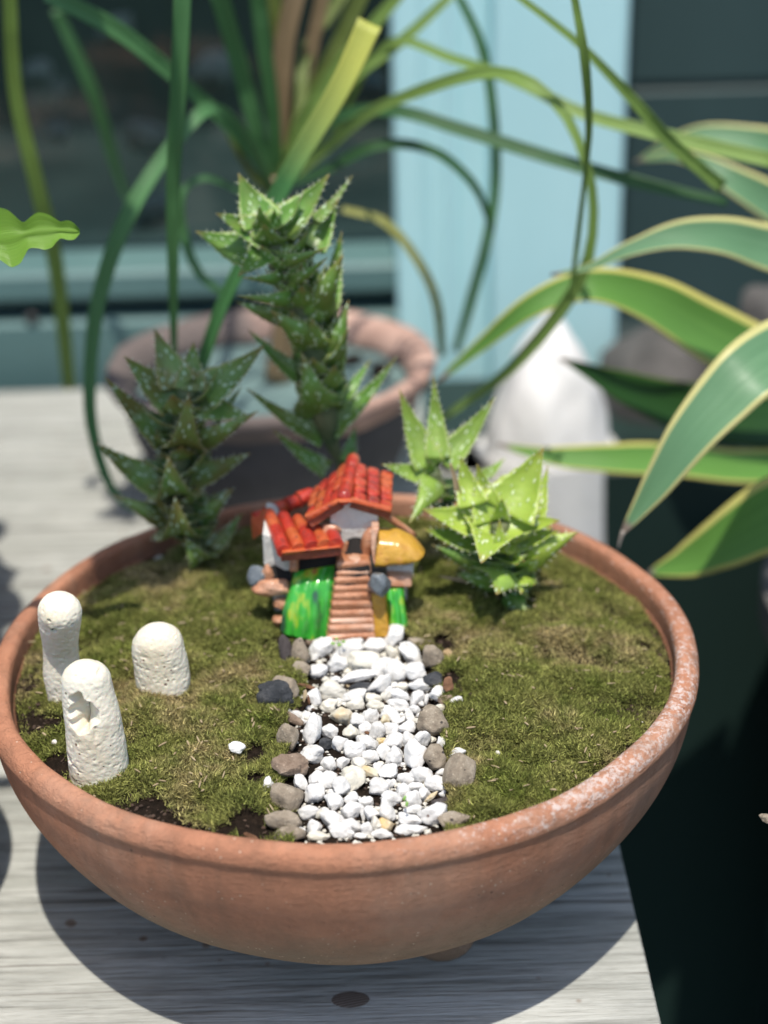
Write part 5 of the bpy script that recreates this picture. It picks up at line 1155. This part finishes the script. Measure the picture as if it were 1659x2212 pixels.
tag(m_.build('agave_pot', MT['concrete'], sharp=40), 'grey concrete pot holding the variegated agave outside the bench', 'plant pot')
for i, (px, py, y, r, lb) in enumerate([(1445, 800, .60, .070, 'large dark grey boulder behind the agave leaves'), (1672, 665, .55, .030, 'small grey boulder at the right edge between agave leaves'), (1660, 1768, -.10, .0036, 'small pale fallen petal low in the dark at the right')]):
    p = aty(px, py, y)
    V, F = pebble(p - np.array([0, 0, 0 if i == 2 else .0]), (r, r * .8, r * (.62 if i < 2 else .5)), np.eye(3), 700 + i, 20, .04)
    if i < 2: V[:, 2] = np.where(V[:, 2] < p[2], p[2] + (V[:, 2] - p[2]) * 8, V[:, 2]); V[:, 2] = np.maximum(V[:, 2], -.619)
    m_ = MB(); m_.add(V, F); tag(m_.build('boulder' if i < 2 else 'fallen_petal', MT['concrete' if i < 2 else 's_b']), lb, 'boulder' if i < 2 else 'petal')

# ------------------------------------------------------------------ white ceramic cone behind the bowl
cy_ = .50; pts = [(1195, 690), (1192, 760), (1188, 860), (1183, 960), (1180, 1060), (1180, 1150)]; rad = [18, 66, 112, 134, 138, 148]
P = np.array([aty(x, y, cy_) for x, y in pts]); k_ = mpp(P[2]); zt, zb = P[0][2], P[-1][2]
pr_ = [(.001, zt + .010)] + [(r * k_, p[2]) for r, p in zip(rad, P)]; pr_ = [(p[0], p[2]) for p in catmull(np.array([(a, 0, b_) for a, b_ in pr_]), 40)]
pr_ += [(p_, z_) for p_, z_ in ((150 * k_, max(zb - .02, .006)), (150 * k_, .001), (.001, .001))]
V, F = lathe(pr_, 80, (P[2][0], cy_, 0)); V = V + unit(V - np.array([P[2][0], cy_, 0]) * np.array([1, 1, 0]) - V * np.array([0, 0, 1])) * (.0045 * fbm(V * np.array([1, 1, .35]), 30, 3))[:, None]; m_ = MB(); m_.add(V, F)
tag(m_.build('garden_cloche', MT['ceramic'], sharp=50), 'large blurred white bell shaped ceramic in front of the pale teal post', 'garden ornament')

# ------------------------------------------------------------------ building: sill wall with window, post, recessed wall
wal = thing('window_wall', (-.5, .70, -.62), 'teal painted window wall with dark glass behind the rear pot', 'wall')
m_ = MB(); m_.add(*bevelbox((-.50, .735, -.2845), (1.10, .07, .671), .003)); m_.build('lower_board', MT['teal'], wal, smooth=False)
m_ = MB(); m_.add(*bevelbox((-.50, .760, .060), (1.10, .06, .0175), .001)); m_.build('shadow_rail', MT['teal_d'], wal, smooth=False)  # dark paint puts in the shade of the gap below the sill
m_ = MB(); m_.add(*bevelbox((-.50, .748, .0825), (1.10, .09, .027), .004)); m_.build('sill', MT['teal'], wal, smooth=False)
m_ = MB(); m_.add(*box((-.50, .775, .50), (1.10, .004, .805))); m_.build('pane', MT['glass'], wal, smooth=False)
m_ = MB(); m_.add(*bevelbox((-.50, .765, .94), (1.10, .08, .07), .003)); m_.build('head_rail', MT['teal'], wal, smooth=False)
s0 = aty(68, 690, .699); m_ = MB(); V, F = lathe([(.001, -.002), (.0055, -.002), (.0055, 0), (.001, .0005)], 20); V = np.stack([V[:, 0], -V[:, 2], V[:, 1]], -1) + s0; m_.add(V, F); m_.build('screw_head', MT['metal'], wal)
post = thing('teal_post', (.14, .69, -.62), 'pale teal painted post with moulded left casing behind the arching leaves', 'post')
def px_x(px, py, y): return float(aty(px, py, y)[0])
xa, xb, xc, xd = px_x(852, 300, .685), px_x(1040, 300, .685), px_x(1064, 300, .67), px_x(1350, 300, .67)
H_, zc = 1.62, .19
m_ = MB(); m_.add(*bevelbox(((xa + xb) / 2 + .004, .731, zc), (xb - xa + .008, .08, H_), .003)); m_.build('casing', MT['teal_l'], post, smooth=False)
x_m = px_x(975, 300, .68); m_ = MB(); m_.add(*bevelbox((x_m, .688, zc), (.010, .008, H_), .0025)); m_.build('moulding', MT['teal_l'], post, smooth=False)
x_m = px_x(915, 300, .68); m_ = MB(); m_.add(*bevelbox((x_m, .6895, zc), (.006, .005, H_), .002)); m_.build('moulding', MT['teal_l'], post, smooth=False)
m_ = MB(); m_.add(*bevelbox(((xc + xd) / 2, .725, zc), (xd - xc, .11, H_), .004)); m_.build('board', MT['teal_l'], post, smooth=False)
# step under the post that carries the ceramic
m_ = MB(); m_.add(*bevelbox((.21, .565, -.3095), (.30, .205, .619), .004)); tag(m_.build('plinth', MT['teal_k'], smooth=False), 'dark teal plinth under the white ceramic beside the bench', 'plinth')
rw = thing('recessed_wall', (1.0, 1.05, -.62), 'dark slate teal recessed wall behind the agave', 'wall')
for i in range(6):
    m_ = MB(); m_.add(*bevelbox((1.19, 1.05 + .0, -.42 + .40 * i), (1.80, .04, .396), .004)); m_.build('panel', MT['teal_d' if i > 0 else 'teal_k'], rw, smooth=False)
rm = thing('dark_room', (-.5, 1.6, -.62), 'dark room interior behind the window glass', 'room')
m_ = MB(); m_.add(*box((-.5, 2.2, .35), (1.9, .04, 1.94))); m_.build('back_wall', MT['room'], rm, smooth=False)
m_ = MB(); m_.add(*box((-.5, 1.50, -.10), (1.9, 1.34, .04))); m_.build('floor', MT['room'], rm, smooth=False)
rk = [(80,155,34,'leftmost upper'),(108,205,40,'leftmost middle'),(125,285,30,'leftmost lower'),(312,300,56,'largest central'),(462,160,62,'wide upper'),(800,185,38,'bluish right'),(330,460,50,'lower central'),(255,60,40,'dim upper')]  # stand-in rocks, added to give the glass its pale blobs
for i, (px, py, r, w_) in enumerate(rk):
    p = aty(px, py, .93); V, F = pebble(p, (r * mpp(p), .03, r * mpp(p) * .8), np.eye(3), 800 + i, 16, .05); m_ = MB(); m_.add(V, F)
    tag(m_.build('rock', MT['rock' if i != 5 else 'pool']), '%s pale blurred stand-in rock behind the dark window glass' % w_, 'rock', 'stand-in rocks behind the window')

# ------------------------------------------------------------------ lobed cactus leaf at the left, planters off the left edge that shade the bench
epi = thing('orchid_cactus', (-.42, -.02, .16), 'bright green wavy edged orchid cactus stem entering from the left', 'cactus')
cen = [(-620, 700), (-300, 600), (-90, 535), (40, 508), (110, 498), (172, 500)]; n = 220
ye = -.02
Pc = catmull([aty(x, y, ye) for x, y in cen], n); k_ = mpp(Pc[-1])
t_ = np.linspace(0, 1, n); xpix = np.linspace(-620, 172, n)
Lp = np.r_[0, np.cumsum(np.linalg.norm(np.diff(Pc, axis=0), axis=1))] / k_; Lr = Lp[-1] - Lp       # distance from tip, picture units
def outline(sv, hs):
    kx = np.array([0, 8, 25, 42, 62, 82, 96, 118, 142, 165, 185, 215, 245, 275, 310, 345, 380, 420, 460, 900]); v_ = np.interp(sv, kx, hs)
    return np.convolve(np.pad(v_, 2, mode='edge'), [.1, .2, .4, .2, .1], 'valid')
up_ = outline(Lr, [2, 15, 24, 17, 34, 42, 36, 22, 56, 66, 50, 30, 60, 62, 30, 58, 60, 32, 55, 50]); dn_ = outline(Lr, [2, 18, 20, 15, 36, 40, 34, 30, 60, 66, 44, 30, 58, 60, 28, 60, 58, 30, 55, 50])
T_ = unit(np.gradient(Pc, axis=0)); Wd_ = unit(np.cross(unit(CAM - Pc), T_)); N_ = unit(CAM - Pc); V = []; m8 = 12; UVs = []
for s_ in (1, -1):
    for i in range(n):
        for j in range(m8 + 1):
            u = -1 + 2 * j / m8; d = up_[i] * u if u > 0 else dn_[i] * u; V.append(Pc[i] + Wd_[i] * d * k_ + N_[i] * (s_ * .0006 * (1 - u ** 4) + .0020 * u * u + .0008 * (1 - min(1, abs(u) * 6)))); UVs.append((j / m8, i / n))
nn = n * (m8 + 1); F = [(i * (m8 + 1) + j, i * (m8 + 1) + j + 1, (i + 1) * (m8 + 1) + j + 1, (i + 1) * (m8 + 1) + j) for i in range(n - 1) for j in range(m8)]; F += [tuple(x + nn for x in f[::-1]) for f in F]
m_ = MB(); m_.add(np.array(V), F, np.array(UVs), np.array(UVs)); m_.build('stem_blade', MT['epi'], epi)
pl = thing('shade_planter', (-.43, .24, 0), 'unseen terracotta planter added for shade just left of the view', 'planter')  # added out of view to shade the left of the bench
V, F = lathe([(.14, .001), (.18, .05), (.204, .095), (.208, .10), (.19, .10), (.18, .09), (.001, .088)], 72, (-.434, .222, 0)); m_ = MB(); m_.add(V, F); m_.build('body', MT['rearpot'], pl, sharp=40)
V, F = lathe([(.06, .001), (.085, .07), (.10, .14), (.104, .145), (.092, .145), (.08, .13), (.001, .128)], 72, (-.274, -.045, 0)); m_ = MB(); m_.add(V, F)
tag(m_.build('side_pot', MT['terra'], sharp=40), 'small terracotta pot on the bench beyond the left picture edge', 'plant pot')

# leafy branch overhead, added out of view: it keeps the two rear aloes and the rear left moss in soft shade, as in the photograph
br = thing('shade_branch', (-.08, .66, .74), 'unseen leafy branch added for shade above the top edge of the picture', 'branch')
V, F = tube([np.array([-.08, .74, .93]), np.array([-.08, .5, .80]), np.array([-.09, .25, .76]), np.array([-.07, .0, .74]), np.array([-.05, -.10, .74])], [.006, .005, .0045, .004, .002], 8, 20); m_ = MB(); m_.add(V, F); m_.build('twig', MT['stem'], br)
rs = np.random.RandomState(77)
for i in range(104):
    fx, fy = rs.uniform(-.150, .008), rs.uniform(.090, .195)
    if i % 7 == 0: fx, fy = rs.uniform(-.13, -.03), rs.uniform(.070, .095)
    if i % 5 == 0: fx, fy = rs.uniform(-.17, -.12), rs.uniform(.2, .42)
    if fx > -.05 and fy > .155: continue
    z_ = rs.uniform(.70, .80); b_ = np.array([fx, fy - .315 * (z_ - .12), z_]); az = rs.uniform(0, 2 * pi); L = rs.uniform(.035, .055); d = np.array([cos(az), sin(az), rs.uniform(-.3, .1)])
    P = catmull([b_ - d * L / 2, b_ + np.array([0, 0, .003]), b_ + d * L / 2], 7); wv = np.sin(np.linspace(.08, pi - .05, 7)) * L * .55; V, F, uv, sz, *_ = strip(P, np.cross(unit(np.gradient(P, axis=0)), np.array([0, 0, 1.0])), wv, .0005, .1, 4)
    m_ = MB(); m_.add(V, F, uv, sz); m_.build('leaf', MT['st_g'], br)

# bushy plant added unseen in the side planter, left of the picture: its shade falls on the rear left of the bench
bp = thing('shade_plant', (-.434, .222, .088), 'unseen bushy plant added for shade beyond the left picture edge', 'plant')
m_ = MB(); m_.add(*tube([np.array([-.434, .222, .085]), np.array([-.43, .21, .25]), np.array([-.36, .17, .42])], [.010, .008, .004], 8, 14)); m_.build('stem', MT['stem'], bp)
rs = np.random.RandomState(55)
for i in range(95):
    fx, fy = rs.uniform(-.40, -.235), rs.uniform(.11, .40); z_ = rs.uniform(.30, .46); b_ = np.array([fx, fy - .315 * z_, z_]); az = rs.uniform(0, 2 * pi); L = rs.uniform(.045, .07); d = np.array([cos(az), sin(az), rs.uniform(-.3, .2)])
    P = catmull([b_ - d * L / 2, b_ + np.array([0, 0, .004]), b_ + d * L / 2], 7); wv = np.sin(np.linspace(.08, pi - .05, 7)) * L * .55; V, F, uv, sz, *_ = strip(P, np.cross(unit(np.gradient(P, axis=0)), np.array([0, 0, 1.0])), wv, .0005, .1, 4)
    m_ = MB(); m_.add(V, F, uv, sz); m_.build('leaf', MT['st_g'], bp)
